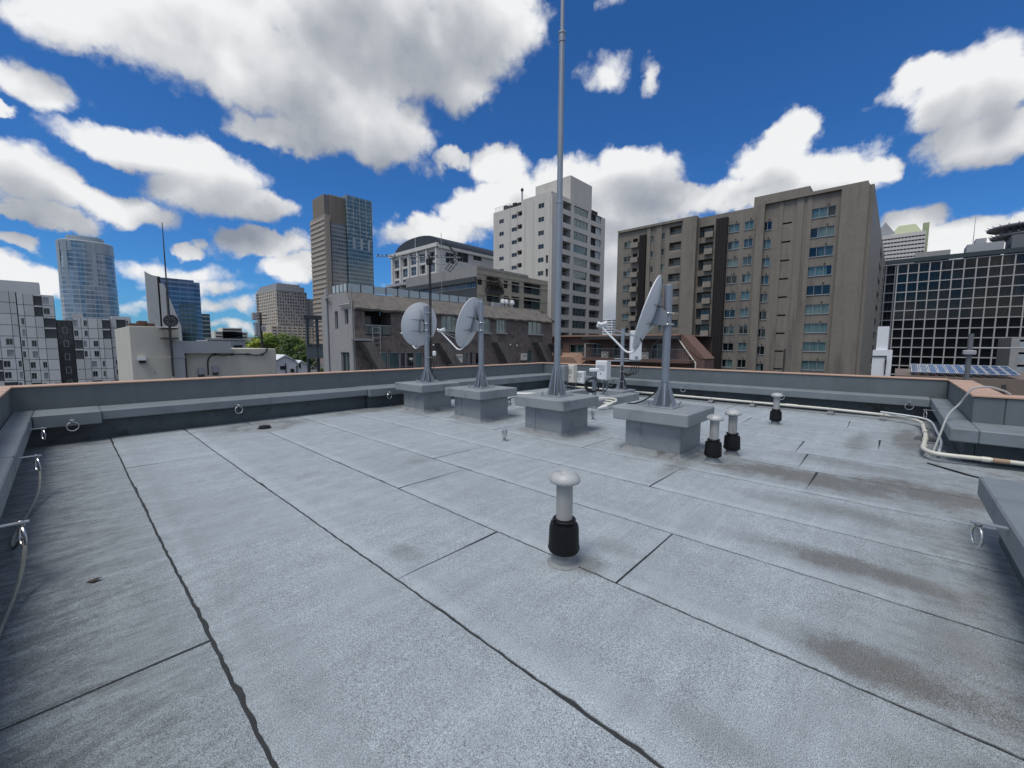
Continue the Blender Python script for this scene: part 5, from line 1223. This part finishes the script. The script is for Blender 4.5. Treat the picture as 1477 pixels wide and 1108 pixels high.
def slab_tower():
    Y, zt = 440.0, 158.0; X = gY(472, 400, Y).x
    gl = glass_mat('teal_curtain_wall', (.03, .075, .095), (.13, .21, .245), .3, 4.2, 3.2, .08); st = mat('brown_stone', (.29, .25, .21), .7, var=.08, vs=.05, streak=.2, ss=.08); br = mat('bronze_panel', (.14, .13, .125), .5, .3, var=.1, vs=.1)
    gl2 = glass_mat('grey_curtain_wall', (.06, .07, .075), (.20, .20, .19), .35, 4.2, 3.2, .12); pale = mat('pale_spandrel', (.42, .36, .29), .6)
    t = thing('office_tower', (X+20, Y+15, GZ), 'slender dark glass and stone office tower behind the glass roof screen', 'skyscraper')
    G = Fac(t, 'Y', Y); F = Fac(t, 'X', X)
    ye = gX(450.5, 400, X).y; xs_ = [G.px(x, 400)[0] for x in (474, 481, 503, 541)]; z1 = G.px(490, 322)[1]
    x4 = G.px(536.5, 330)[0]
    MB().box(X, X+5, Y, ye, GZ, z1+6).build('stone_wing', st, t)
    MB().box(X+1.5, xs_[2]-2, Y+4.5, ye-4, z1, zt-2).build('bronze_core', br, t)
    MB().box(X+5, xs_[2]-.6, Y+1.5, ye-6, GZ, z1).build('grey_glass_wing', gl2, t); MB().box(xs_[1]+.3, xs_[2]-.4, Y+4, ye-6, z1, zt-1).build('upper_wing', br, t)
    MB().box(xs_[2], x4, Y-.5, ye-8, GZ, zt+2).build('teal_glass_wing', gl, t); MB().box(x4, xs_[3], Y+3, ye-8, GZ, G.px(538, 324)[1]).build('side_wing', br, t)
    MB().box(X+.6, X+4.6, Y-.6, Y, GZ, z1+2).build('stone_pier', st, t); MB().box(X+4.7, X+6.2, Y+.9, Y+1.49, GZ, z1).build('dark_reveal', M['dark'], t)
    n = 20
    for i in range(n): u = xs_[1]+(xs_[2]-xs_[1])*(i+.5)/n; MB().box(u-.18, u+.18, Y+3.4, Y+3.95, z1, zt-1).build('fin', st, t)
    for i in range(14): u = Y+5+(ye-8-Y-3.5)*i/13; MB().box(X+.9, X+1.48, u-.25, u+.25, z1+6, zt-2).build('fin', pale, t)
    z = z1+2
    while z > -10: MB().box(X-.7, X-.02, Y+1, ye-.5, z-1.3, z+.9).build('spandrel', pale, t); z -= 4.9
    for i in range(9):
        for j in range(7): 
            if (i*5+j*3) % 4 < 2: u = xs_[2]+2+(x4-xs_[2]-4)*j/6; zz = zt-12-4.2*i; MB().box(u-1.1, u+1.1, Y-.75, Y-.52, zz-.9, zz+.9).build('blind', M['panepale'], t)
    for j in range(3): u = xs_[2]+7+(x4-xs_[2]-8)*j/2.4; MB().box(u-1.4, u+1.4, Y-.8, Y-.52, z1-24, z1-12).build('blind', M['panepale'], t)
    for i in range(5): u = xs_[2]+(x4-xs_[2])*i/4; MB().box(u-.25, u+.25, Y-1.0, Y-.52, z1-10, zt+2).build('mullion', M['frame'], t)
slab_tower()
def fin_building():
    bl = glass_mat('blue_curtain_wall', (.025, .06, .14), (.10, .20, .36), .38, 4.0, 6, .05); dk2 = glass_mat('dark_reflecting_glass', (.01, .025, .03), (.06, .10, .12), .2, 4.0, 3.5, .06)
    wh = mat('pale_fin_concrete', (.47, .47, .46), .6, var=.05, vs=.1, streak=.06); zt = 58.0
    c = gz(231, 400, zt); X, Y = c.x, c.y
    t = thing('finned_office', (X+10, Y+10, GZ), 'blue glass office block with a tall curved pale concrete fin', 'building')
    G = Fac(t, 'Y', Y); xe = G.px(281, 430)[0]; x5 = G.px(290, 430)[0]
    MB().box(X, xe, Y, Y+30, GZ, zt).build('glass_block', bl, t); MB().box(xe, x5, Y+2, Y+26, GZ, zt-1.5).build('glass_return', bl, t)
    MB().box(X-3.2, X-.1, Y-.4, Y+22, GZ, zt+.5).build('dark_recess', M['dark'], t)
    za = G.px(213, 392)[1]; xa = G.px(212, 440)[0]; xb = G.px(229, 440)[0]
    N = 12; vs = []
    for k in range(N+1):
        q = k/N; vs += [(xa+(xb-xa)*q, Y-1.5, GZ), (xa+(xb-xa)*q, Y-1.5, za-(za-zt-.6)*(1-(1-q)**2.2))]
    o = len(vs); vs += [(x, y+2.5, z) for x, y, z in vs]
    MB().add(vs, [(2*k, 2*k+2, 2*k+3, 2*k+1) for k in range(N)] + [(o+2*k, o+2*k+1, o+2*k+3, o+2*k+2) for k in range(N)] + [(2*k+1, 2*k+3, o+2*k+3, o+2*k+1) for k in range(N)] + [(0, 1, o+1, o), (2*N, o+2*N, o+2*N+1, 2*N+1)]).build('concrete_fin', wh, t)
    # sloping pale wall sweeping down to the right
    xr = G.px(262, 480)[0]; z3 = G.px(240, 420)[1]; MB().prism([(X-1, Y-3, GZ), (xr, Y-3, GZ), (xr-.5, Y-3, G.px(258, 470)[1]), (X+1.5, Y-3, z3+6), (X-1, Y-3, z3+6)], (0, 2, 0)).build('sloping_wall', wh, t)
    x6 = G.px(260, 470)[0]; x7 = G.px(284, 470)[0]; zz = G.px(272, 436)[1]; MB().box(x6, x7, Y-.25, Y, GZ, zz).build('reflection_bay', dk2, t)
    for k in range(12): z = zt-4*k-1; MB().box(X+.05, xe, Y-.3, Y-.02, z-.35, z+.35).build('floor_band', bl, t)
    x8 = G.px(291, 470)[0]; x9 = G.px(303, 470)[0]; z8 = G.px(297, 453)[1]
    t2 = thing('dark_office', (x8+6, Y+50, GZ), 'small dark blue office block beside the finned office', 'building')
    H = Fac(t2, 'Y', Y+40); a, b = H.px(291, 470)[0], H.px(303.5, 470)[0]; z8 = H.px(297, 453)[1]
    MB().box(a, b, Y+40, Y+60, GZ, z8).build('glass_block', dk2, t2)
    for k in range(8): z = z8-4.2*k-2.6; MB().box(a-.1, b+.1, Y+39.7, Y+39.99, z-.6, z+.6).build('floor_band', M['frame'], t2)
fin_building()
def midrise():
    zt = 66.0; c = gz(398, 411, zt); X, Y = c.x, c.y
    cr = mat('sunlit_cream_cladding', (.52, .455, .37), .7, var=.05, vs=.1); gy = mat('grey_cladding', (.30, .29, .28), .7, var=.06, vs=.1)  # sunlight on the left face is put into the cream colour
    t = thing('hotel_block', (X+20, Y+15, GZ), 'cream high-rise with rows of small square windows above the trees', 'building')
    F = Fac(t, 'X', X); G = Fac(t, 'Y', Y)
    ye = F.px(370, 440)[0]; xe = G.px(443, 440)[0]; xe2 = G.px(453, 450)[0]; fl = 3.5
    for (fc, a, b, n, m, z1) in ((F, Y, ye, 11, cr, zt-5), (G, X, xe, 12, gy, zt-6)):
        hs = []
        for r in range(18):
            for i in range(n): u = a+(b-a)*(i+.22)/n; hs.append((u, u+(b-a)*.56/n, z1-fl*(r+1)+.7, z1-fl*r-.55, .5))
        fc.wall('facade', m, a, b, GZ, z1, hs)
        for r in range(18):
            for i in range(n): h = hs[r*n+i]; fc.window(h, .4, 1, 1, .2, m, M['pane'] if (i*7+r*3) % 5 else M['panepale'])
    for r in range(14): F.part('balcony_edge', cr, ye-8, ye, zt-5-fl*r-.5, zt-5-fl*r+.4, .0, 1.4)
    MB().box(X+.5, xe-2, Y+1, ye-2, zt-6, zt).build('crown_storey', M['plant'], t); MB().box(X+2, xe-6, Y+3, ye-8, zt, zt+2.6).build('plant_room', gy, t)
    MB().box(xe, xe2+6, Y+3, ye, GZ, zt-12).build('low_wing', gy, t)
    H = Fac(t, 'Y', Y-22); a, b = H.px(392, 480)[0], H.px(458, 480)[0]; z = H.px(420, 471)[1]
    MB().box(a, b, Y-22, Y-2, GZ, z).build('podium', cr, t)
    for k in range(4): 
        for i in range(9): u = a+1+(b-a-2)*i/9; H.window((u, u+(b-a)/9-1.4, z-3.2*(k+1)+.6, z-3.2*k-1.0), -.05, 2, 1, .2, cr, M['pane'])
    shell(t, gy, X, xe, Y, ye, zt-5.5, faces='XYt')
midrise()
def stripe_tower():
    zt = 62.0; X = 300.0; F = None
    wh = mat('white_spandrel', (.58, .55, .52), .6, var=.04, vs=.1); gn = mat('pale_green_roof', (.36, .40, .24), .6, var=.05, vs=.1)
    t = thing('striped_tower', (X+10, 0, GZ), 'white banded tower with a pale green sloping crown', 'building')
    F = Fac(t, 'X', X); a = F.px(1335, 340)[0]; b = F.px(1262, 340)[0]; zt = F.px(1300, 339)[1]
    MB().box(X+.6, X+22, a+.4, b, GZ, zt).build('window_core', M['pane'], t)
    fl = (F.px(1310, 344)[1]-F.px(1310, 379)[1])/6.2
    for k in range(22): F.part('spandrel', wh, a, b+4, zt-fl*k-fl*.62, zt-fl*k, -.2, .25)
    for i in range(16): u = a+(b-a)*i/15; F.part('mullion', wh, u-.12, u+.12, GZ, zt-.5, -.5, .0)
    G = Fac(t, 'Y', a)
    for k in range(22): MB().box(X+.2, X+16, a-.2, a+.35, zt-fl*k-fl*.62, zt-fl*k).build('spandrel', wh, t)
    zc = F.px(1320, 318)[1]; MB().prism([(X+3, a+1, zt+.6), (X+3, b-6, zt+.6), (X+8, b-9, zc), (X+8, a+4, zc)], (12, 0, 0)).build('crown', gn, t)
    F.part('crown_frame', wh, a, b, zt+.0, zt+.6, -3, .2); MB().box(X+16, X+19, a-1.5, a+1, GZ, zc+1.5).build('green_wall', gn, t)
    H = Fac(t, 'X', X+4); u0 = H.px(1291, 335)[0]; u1 = H.px(1262, 335)[0]; z0 = H.px(1291, 336)[1]; z1 = H.px(1275, 321)[1]
    MB().prism([(X+4, u0, zt), (X+4, u0, z0), (X+4, (u0+u1)/2, z1), (X+4, u1, z0), (X+4, u1, zt)], (12, 0, 0)).build('gable_room', M['plant'], t)
stripe_tower()

# ------------------------------------------------------------------ nearer roofs, trees and street furniture beyond the parapets
def penthouse():
    Y = 44.0; bp = mat('beige_render', (.52, .50, .425), .8, var=.05, vs=.6, streak=.05); dk = M['framedark']
    t = thing('beige_penthouse', (8, Y+4, GZ), 'beige rooftop block with lamp, duct and cable-run wall', 'building')
    G = Fac(t, 'Y', Y); xa = G.px(188, 500)[0]; xb = G.px(246, 500)[0]; xc_ = G.px(267, 520)[0]; xd = G.px(396, 520)[0]; z1 = G.px(215, 471)[1]; z2 = G.px(330, 503)[1]
    yl = gX(166.5, 490, xa).y
    MB().cbox(xa, xb+.6, Y, min(yl, Y+14), GZ, z1, b=.03).build('lift_block', bp, t); MB().cbox(xb+.61, xd, Y-.5, Y+7, GZ, z2, b=.03).build('roof_wall', bp, t)
    # door recess frame, hood lamp
    r = G.rect(219, 516, 247, 560); o = G.part('door_leaf', bp, r[0], r[1], r[2], r[3], .0, .06); MB().box(r[0]+.1, r[0]+.17, Y-.12, Y-.061, r[3]-1.2, r[3]-1.05).build('handle', M['steel'], o)
    r = G.rect(198.5, 515.5, 210, 524); G.part('lamp_hood', M['white'], r[0], r[1], (r[2]+r[3])/2, r[3], .0, .4); G.part('lamp_box', M['dark'], r[0]+.08, r[1]-.02, r[2], (r[2]+r[3])/2-.01, .0, .3)
    # roof plant on top
    for (x0, x1, y0) in ((190, 206, 465), (204, 218, 461.5), (214, 229, 465)):
        r = G.rect(x0, y0, x1, 472); MB().cbox(r[0], r[1], Y+2, Y+3.5, z1, r[3], b=.05).build('roof_unit', mat('rusty_brown', (.10, .06, .045), .8) if 'rusty_brown' not in bpy.data.materials else bpy.data.materials['rusty_brown'], t)
    xl = G.px(229, 465)[0]; MB().tube(curve_pts([(xl, Y+1, z1), (xl, Y+1, z1+1.0), (xl-.3, Y+1, z1+1.3)], 4), .03, 6).build('bent_rail', M['frame'], t)
    # round elbow duct
    r = G.rect(244.5, 492, 263, 560); xm = (r[0]+r[1])/2; w = (r[1]-r[0])/2
    zq = r[3]; N = 10; pr_ = [(r[0], zq-w), *[(xm-w*math.cos(math.pi/2*k/N), zq-w+w*math.sin(math.pi/2*k/N)) for k in range(N+1)], (r[1]+3.3, zq), (r[1]+3.3, zq-1.0), (r[1], zq-1.0), (r[1], GZ), (r[0], GZ)]
    MB().prism([(x, Y-1.2, z) for x, z in pr_[1:]], (0, .65, 0)).build('duct', M['plant'], t)
    for z in (zq-1.3, zq-3.9): MB().box(r[0]-.06, r[1]+.06, Y-1.26, Y-.54, z-.06, z+.06).build('duct_flange', M['plant'], t)
    xp = G.px(264.5, 520)[0]; MB().tube([(xp, Y-.8, GZ), (xp, Y-.8, G.px(264, 501)[1])], .08, 6).build('downpipe', dk, t)
    # cable with clips, small boxes
    W_ = Fac(t, 'Y', Y-.5)
    def at(x, y): u, z = W_.px(x, y); return W_.p(u, z, .06)
    MB().tube(curve_pts([at(300.5, 541), at(299.5, 523), at(302, 515.5), at(309, 511.5), at(323, 512.5), at(335, 511), at(357, 511), at(370, 512.5), at(381, 509), at(385, 503), at(378, 496)], 6), .05, 6).build('cable', M['cable'], t, True)
    for (x, y) in ((309.5, 511.5), (335, 511.3), (357, 511), (378, 511)): q = at(x, y); MB().cbox(q.x-.12, q.x+.12, q.y-.08, q.y+.05, q.z-.1, q.z+.1, b=.02).build('cable_clip', dk, t)
    for (x0, y0, x1, y1) in ((285.5, 531, 294, 540), (306, 528, 314, 537)): r = W_.rect(x0, y0, x1, y1); W_.part('junction_box', M['plant'], r[0], r[1], r[2], r[3], .0, .25); W_.part('box_base', dk, r[0], r[1], r[2]-.25, r[2]-.01, .0, .2)
    # whip antenna with the round dark fan-shaped dish on a bracket
    t2 = thing('whip_antenna', (G.px(246, 490)[0], Y-1.4, z1-4), 'tall thin whip antenna with a dark round dish over the beige penthouse', 'antenna')
    A = Fac(t2, 'Y', Y-1.4); p0 = A.p(*A.px(246, 500)); p1 = A.p(*A.px(243, 420)); p2 = A.p(*A.px(235.5, 322))
    x0 = A.px(246, 490)[0]; zz = A.px(243, 420)[1]; z3 = A.px(240, 322)[1]
    MB().tube([(x0, Y-1.4, z1-4), (x0, Y-1.4, zz)], .09, 8).build('pole', dk, t2); MB().tube([(x0, Y-1.4, zz), (x0, Y-1.4, z3)], [.06, .025], 6).build('whip', dk, t2)
    zd = A.px(247, 463)[1]; rd_ = abs(A.px(257, 463)[0]-A.px(237.5, 463)[0])/2
    MB().torus((x0+.05, Y-1.75, zd), (.0, 1, 0), rd_, .06, 28, 6).build('dish_rim', dk, t2, True)
    MB().prism([(x0+.05+rd_*math.cos(2*math.pi*k/20), Y-1.72, zd+rd_*math.sin(2*math.pi*k/20)) for k in range(20)], (0, .05, 0)).build('dish_face', M['rail'], t2)
    for k in range(4): a = math.pi*k/4; MB().tube([(x0+.05+rd_*math.cos(a), Y-1.78, zd+rd_*math.sin(a)), (x0+.05-rd_*math.cos(a), Y-1.78, zd-rd_*math.sin(a))], .03, 5).build('dish_spoke', dk, t2)
    for y in (474, 488): z = A.px(246, y)[1]; MB().box(x0-.5, x0+.5, Y-1.5, Y-.1, z-.06, z+.06).build('bracket', dk, t2)
penthouse()
# grey rooftop box behind the beige wall
Yg = 85.0; t = thing('grey_roof_house', (30, Yg+5, GZ), 'small grey flat-roofed house behind the beige wall', 'house'); G = Fac(t, 'Y', Yg)
a = G.px(300, 495)[0]; b = G.px(354, 495)[0]; z = G.px(330, 490.5)[1]; hs = [G.rect(337, 498, 350, 502.5), G.rect(321, 498, 328, 503)]
G.wall('front_wall', M['plant'], a, b, GZ, z, [(*h, .3) for h in hs]); shell(t, M['plant'], a, b, Yg, Yg+9, z, faces='xXYt')
for h in hs: G.window(h, .15, 2, 1, .08, M['framedark'], M['pane'])
G.part('roof_edge', M['frame'], a-.2, b+.2, z, z+.25, -.3, .3); G.part('roof_bench', M['concrete'], G.px(262, 495)[0], a-.1, GZ, G.px(280, 494)[1], -3, .0)
# white tent roofs
t = thing('white_shed', (20, 62, GZ), 'white gabled shed roof beside the brown house flank', 'shed'); G = Fac(t, 'Y', 62.0)
for (x0, xm, x1, yt, yb) in ((396, 411, 428, 514, 522), (428, 434, 446, 522, 528)):
    p = [G.px(x0, yb), G.px(xm, yt), G.px(x1, yb)]; MB().prism([(p[0][0], 62, GZ), (p[0][0], 62, p[0][1]), (p[1][0], 62, p[1][1]), (p[2][0], 62, p[2][1]), (p[2][0], 62, GZ)], (0, 9, 0)).build('gabled_hall', M['white'], t)
    MB().prism([(p[0][0]-.2, 61.8, p[0][1]), (p[1][0], 61.8, p[1][1]+.02), (p[2][0]+.2, 61.8, p[2][1]), (p[1][0], 61.8, p[1][1]+.22)], (0, 9.4, 0)).build('roof_sheet', M['white'], t)
for (x0, y0, x1, y1) in ((404, 528, 412, 533), (419, 532, 424, 537), (431, 523, 433.5, 531)): r = G.rect(x0, y0, x1, y1); G.window(r, -.05, 2, 1, .07, M['framedark'], M['pane'])
for x in (397, 412, 428): u = G.px(x, 530)[0]; G.part('corner_post', M['framedark'], u-.06, u+.06, GZ, G.px(x, 524)[1], .0, .08)
# steel gantry with mesh screens beside the brown house
t = thing('steel_gantry', (18, 50, GZ), 'dark steel gantry frame with mesh screens beside the brown house', 'gantry'); G = Fac(t, 'Y', 50.0); gs = mat('gantry_blue_grey', (.06, .075, .085), .5, .3)
xs_ = [G.px(x, 490)[0] for x in (443.5, 457.5)]; zt = G.px(450, 461)[1]; zm = G.px(450, 498)[1]; zl_ = G.px(450, 517)[1]
for x in xs_: MB().cbox(x-.14, x+.14, 49.8, 50.1, GZ, zt, b=.02).build('post', gs, t)
MB().cbox(xs_[0]-.4, xs_[1]+1.6, 49.7, 50.2, zt, zt+.5, b=.03).build('top_beam', gs, t)
MB().cbox(xs_[0]-.2, xs_[1]+1.6, 49.6, 49.79, zm-.1, zm+.1, b=.02).build('rail', gs, t)
ms = mat('mesh_screen', (.14, .17, .18), .7)
for i in range(3): MB().box(xs_[0]-.1+1.15*i, xs_[0]+.95+1.15*i, 49.66, 49.74, zl_, zm-.12).build('mesh_panel', ms, t)
# floodlight pole
t = thing('floodlight_pole', (12, 60, GZ), 'dark utility pole with grey transformer boxes above the beige wall', 'pole'); G = Fac(t, 'Y', 60.0)
x = G.px(377, 480)[0]; z = G.px(377, 451)[1]; MB().tube([(x+.1, 60, GZ), (x, 60, z)], .14, 8).build('pole', M['framedark'], t)
for (x0, y0, x1, y1) in ((363, 451, 370.5, 462), (367, 465, 374, 484), (376, 470, 382, 478)): r = G.rect(x0, y0, x1, y1); MB().cbox(r[0], r[1], 59.6, 60.1, r[2], r[3], b=.05).build('transformer_box', M['plant'], t)
for y in (455, 460, 468): zz = G.px(377, y)[1]; MB().box(x-.9, x+.7, 59.9, 60.05, zz-.05, zz+.05).build('cross_arm', M['framedark'], t)
# trees
def leafmat(n, c): return mat(n, c, .6, var=.35, vs=.6, spec=.3)
LM = [leafmat('leaf_dark', (.06, .10, .024)), leafmat('leaf_mid', (.13, .19, .03)), leafmat('leaf_light', (.27, .32, .045))]
bark = mat('bark', (.06, .05, .04), .9, var=.2, vs=3)
def tree(x, y, z0, h, w, lm, label, sd, n=5200):
    r = random.Random(sd); t = thing('leafy_tree', (x, y, z0), label, 'tree', 'trees beyond the beige wall')
    tk = MB().tube([(x, y, z0), (x+.1, y, z0+h*.3), (x, y+.1, z0+h*.62)], [.3, .24, .12], 8)
    for k in range(6): a = k*1.05+sd; tk.tube([(x, y, z0+h*(.3+.05*k)), (x+w*.3*math.cos(a), y+w*.3*math.sin(a), z0+h*(.5+.05*k))], [.12, .03], 5)
    tk.build('trunk', bark, t, True)
    cl = [(Vector((r.gauss(0, .36)*w, r.gauss(0, .36)*w, h*(.62+r.uniform(-.27, .33)))), r.uniform(.14, .26)*w) for _ in range(26)]
    mb = MB()
    for i in range(n):
        c, s = cl[i % 26]; d = Vector((r.gauss(0, 1), r.gauss(0, 1), r.gauss(0, .8))).normalized()*(s*r.random()**.35); p = Vector((x, y, z0))+c+d
        nr = (d.normalized()+Vector((r.gauss(0, .5), r.gauss(0, .5), .5+r.gauss(0, .4)))).normalized(); a = nr.orthogonal().normalized()*r.uniform(.13, .26); b = nr.cross(a)*.7
        mb.quad(p-a, p-b, p+a, p+b)
    mb.build('crown', lm, t)
for (px_, ytop, Yd, w, k, lab) in ((418, 488, 92, 5.6, 0, 'dark leafy tree between the shed and the cream high-rise'), (400, 482, 105, 5.6, 1, 'mid green leafy tree in front of the cream high-rise podium'), (386, 478, 118, 4.8, 2, 'bright yellow-green tree beside the utility pole'), (364, 490, 100, 3.8, 2, 'low bright green tree behind the beige wall end'), (437, 497, 84, 3.0, 0, 'dark tree beside the steel gantry'), (352, 490, 190, 6, 0, 'dark distant tree left of the utility pole'), (430, 492, 110, 4.4, 1, 'green tree in the gap left of the gantry')):
    p = gY(px_, ytop, Yd); tree(p.x, Yd, p.z-9, 9, w, LM[k], lab, int(px_))
# ------------------------------------------------------------------ right-hand side: white stack, solar roof, poles
t = thing('white_stack', (34, 2, GZ), 'white rendered chimney stack with thin pipes beside the brown tower', 'chimney'); F = Fac(t, 'X', 36.0)
r0 = F.rect(1262.5, 471, 1279, 560); r1 = F.rect(1257, 505, 1285, 560)
F.part('stack', M['white'], r0[0], r0[1], GZ, r0[3], -1.8, .0); F.part('stack_base', M['white'], r1[0], r1[1], GZ, r1[3], -2.2, .01+.2)
for (x0, y0, x1, y1) in ((1258, 513.5, 1268, 514.5), (1268, 513.5, 1278, 514.5), (1276.5, 513.5, 1278, 540)): q = F.rect(x0, y0, x1, y1); F.part('thin_pipe', M['framedark'], q[0], q[1]+.02, q[2], q[3]+.02, .22, .27)
q = F.rect(1276, 519, 1279, 524); F.part('pipe_box', M['framedark'], q[0], q[1], q[2], q[3], .22, .4)
t = thing('solar_house', (34, -7, GZ), 'brown house with a roof of blue solar panels beyond the parapet', 'house'); X = 30.0; F = Fac(t, 'X', X)
bw = mat('brown_wall', (.17, .135, .11), .8, var=.1, vs=.5, streak=.08); z = F.px(1400, 545)[1]; a = F.px(1290, 548)[0]
F.wall('front_wall', bw, -22, a, GZ, z); shell(t, bw, X, X+9, -22, a, z, faces='XYt')
sp = pane_mat('solar_cell', (.05, .08, .15), .12, .7, .08, 2.0); a0 = F.px(1313, 541)[0]; zs = z+.15
q0 = F.px(1314, 541); q1 = F.px(1474, 545)
n = 11; w = (q0[0]-q1[0])/n; zt = zat(X+4.2, F.px(1330, 530)[0]*1.0, 529)
for i in range(n):
    u = q0[0]-w*i
    p = [Vector((X+.2, u-.02, zs)), Vector((X+.2, u-w+.04, zs)), Vector((X+3.6, u-w+.04, zs+.30)), Vector((X+3.6, u-.02, zs+.30))]
    o = MB().prism(p, (0, 0, .05)).build('solar_panel', sp, t); fr = MB()
    for k in range(4): fr.tube([p[k]+Vector((0, 0, .05)), p[(k+1) % 4]+Vector((0, 0, .05))], .014, 4)
    fr.build('panel_frame', M['white'], o)
    for q in (.33, .66): MB().tube([p[0]+(p[3]-p[0])*q+Vector((0, 0, .055)), p[1]+(p[2]-p[1])*q+Vector((0, 0, .055))], .012, 4).build('cell_line', M['frame'], o)
u, zz = F.px(1448, 555); F.part('wall_pipe', M['framedark'], u-.06, u+.06, zz-2, zz, .0, .12); F.part('wall_unit', M['plant'], u-1.6, u-.8, zz-2, zz-.4, .0, .4)
t = thing('utility_pole', (27, -5, GZ), 'grey utility pole with a cross bar before the grid hotel', 'pole'); F = Fac(t, 'X', 27.0)
u = F.px(1397, 520)[0]; z = F.px(1402, 481.5)[1]; MB().tube([(27, u, GZ), (27, u, z)], [.10, .085], 10).build('pole', M['rail'], t, True)
zc = F.px(1402, 502)[1]; MB().tube([(27, u, zc), (27, u-6, zc)], .035, 6).build('cross_bar', M['plant'], t); MB().cbox(26.83, 27.17, u-.2, u+.2, zc-.3, zc-.1, b=.03).build('clamp', M['plant'], t)
t = thing('balcony_flats', (60, -20, GZ), 'pale low flats with deep balconies in front of the grid hotel', 'apartment building'); F = Fac(t, 'X', 95.0)
a = F.px(1458, 500)[0]; hs = [(a-9, a-.8, F.px(1466, y+13)[1], F.px(1466, y)[1], 1.5) for y in (490, 508, 526)]
F.wall('front_wall', M['concrete'], a-12, a, GZ, F.px(1466, 487)[1], hs); shell(t, M['concrete'], 95, 106, a-12, a, F.px(1466, 487)[1], faces='XYt')
for h in hs: F.backing(h, 1.55, M['curtain3']); F.window((h[0]+1, h[1]-1, h[2]+.3, h[3]-.3), 1.4, 3, 1, .1, M['frame'], M['panegreen']); F.part('balcony_front', M['panepale'], h[0], h[1], h[2], h[2]+1.0, -.1, -.05)
for (x, y0, y1, X_) in ((1131, 503, 536, 40),): q = gX(x, 520, X_); tag(MB().tube([(X_, q.y, GZ), (X_, q.y, zat(X_, q.y, y0))], .07, 6).build('thin_pole', M['framedark']), 'thin dark pole standing before the brown tower', 'pole')
# ------------------------------------------------------------------ far city
t = thing('far_white_tower', (430, 300, GZ), 'distant white high-rise in the gap beside the pale tower', 'building'); q = gz(880, 461, 45); MB().box(q.x-9, q.x+9, q.y-9, q.y+9, GZ, 45).build('shaft', M['white'], t)
WL[t.name] = Vector(t.location)
for k in range(14): MB().box(q.x-9.3, q.x-9.01, q.y-8, q.y+8, 42-4*k, 43.6-4*k).build('window_band', M['pane'], t); MB().box(q.x-8, q.x+8, q.y-9.3, q.y-9.01, 42-4*k, 43.6-4*k).build('window_band', M['pane'], t)
t = thing('far_pale_block', (120, 700, GZ), 'distant pale stepped building on the skyline behind the beige wall', 'building')
for (x, y, w) in ((335, 473, 16), (326, 478, 14), (343, 479, 12)):
    q = gz(x, y, 34); 
    s = w/2/FPX*(q-CAMP).dot(FW); q = gY(x, y, 650); MB().box(q.x-s, q.x+s, 650, 675, GZ, q.z).build('block', M['cream'], t)
    for k in range(5): MB().box(q.x-s*.9, q.x+s*.9, 649.4, 649.95, q.z-4.5*k-3.2, q.z-4.5*k-1.6).build('window_band', M['pane'], t)
fm = [mat('far_city_%d' % i, c, .8, var=.15, vs=.03) for i, c in enumerate(((.42, .41, .39), (.33, .33, .34), (.48, .44, .40)))]
r = random.Random(4)
for i in range(3):
    mb = MB()
    for _ in range(420):
        an = r.uniform(-66, 66); d = r.uniform(600, 3200); a = YAW+R(an); x, y = d*math.sin(a), d*math.cos(a); w = r.uniform(8, 26); h = r.uniform(8, 19) + (r.random() < .12)*r.uniform(0, 22)*(d/1200)
        mb.box(x-w, x+w, y-w, y+w, GZ, GZ+h)
    tag(mb.build('distant_city', fm[i]), kind='stuff')
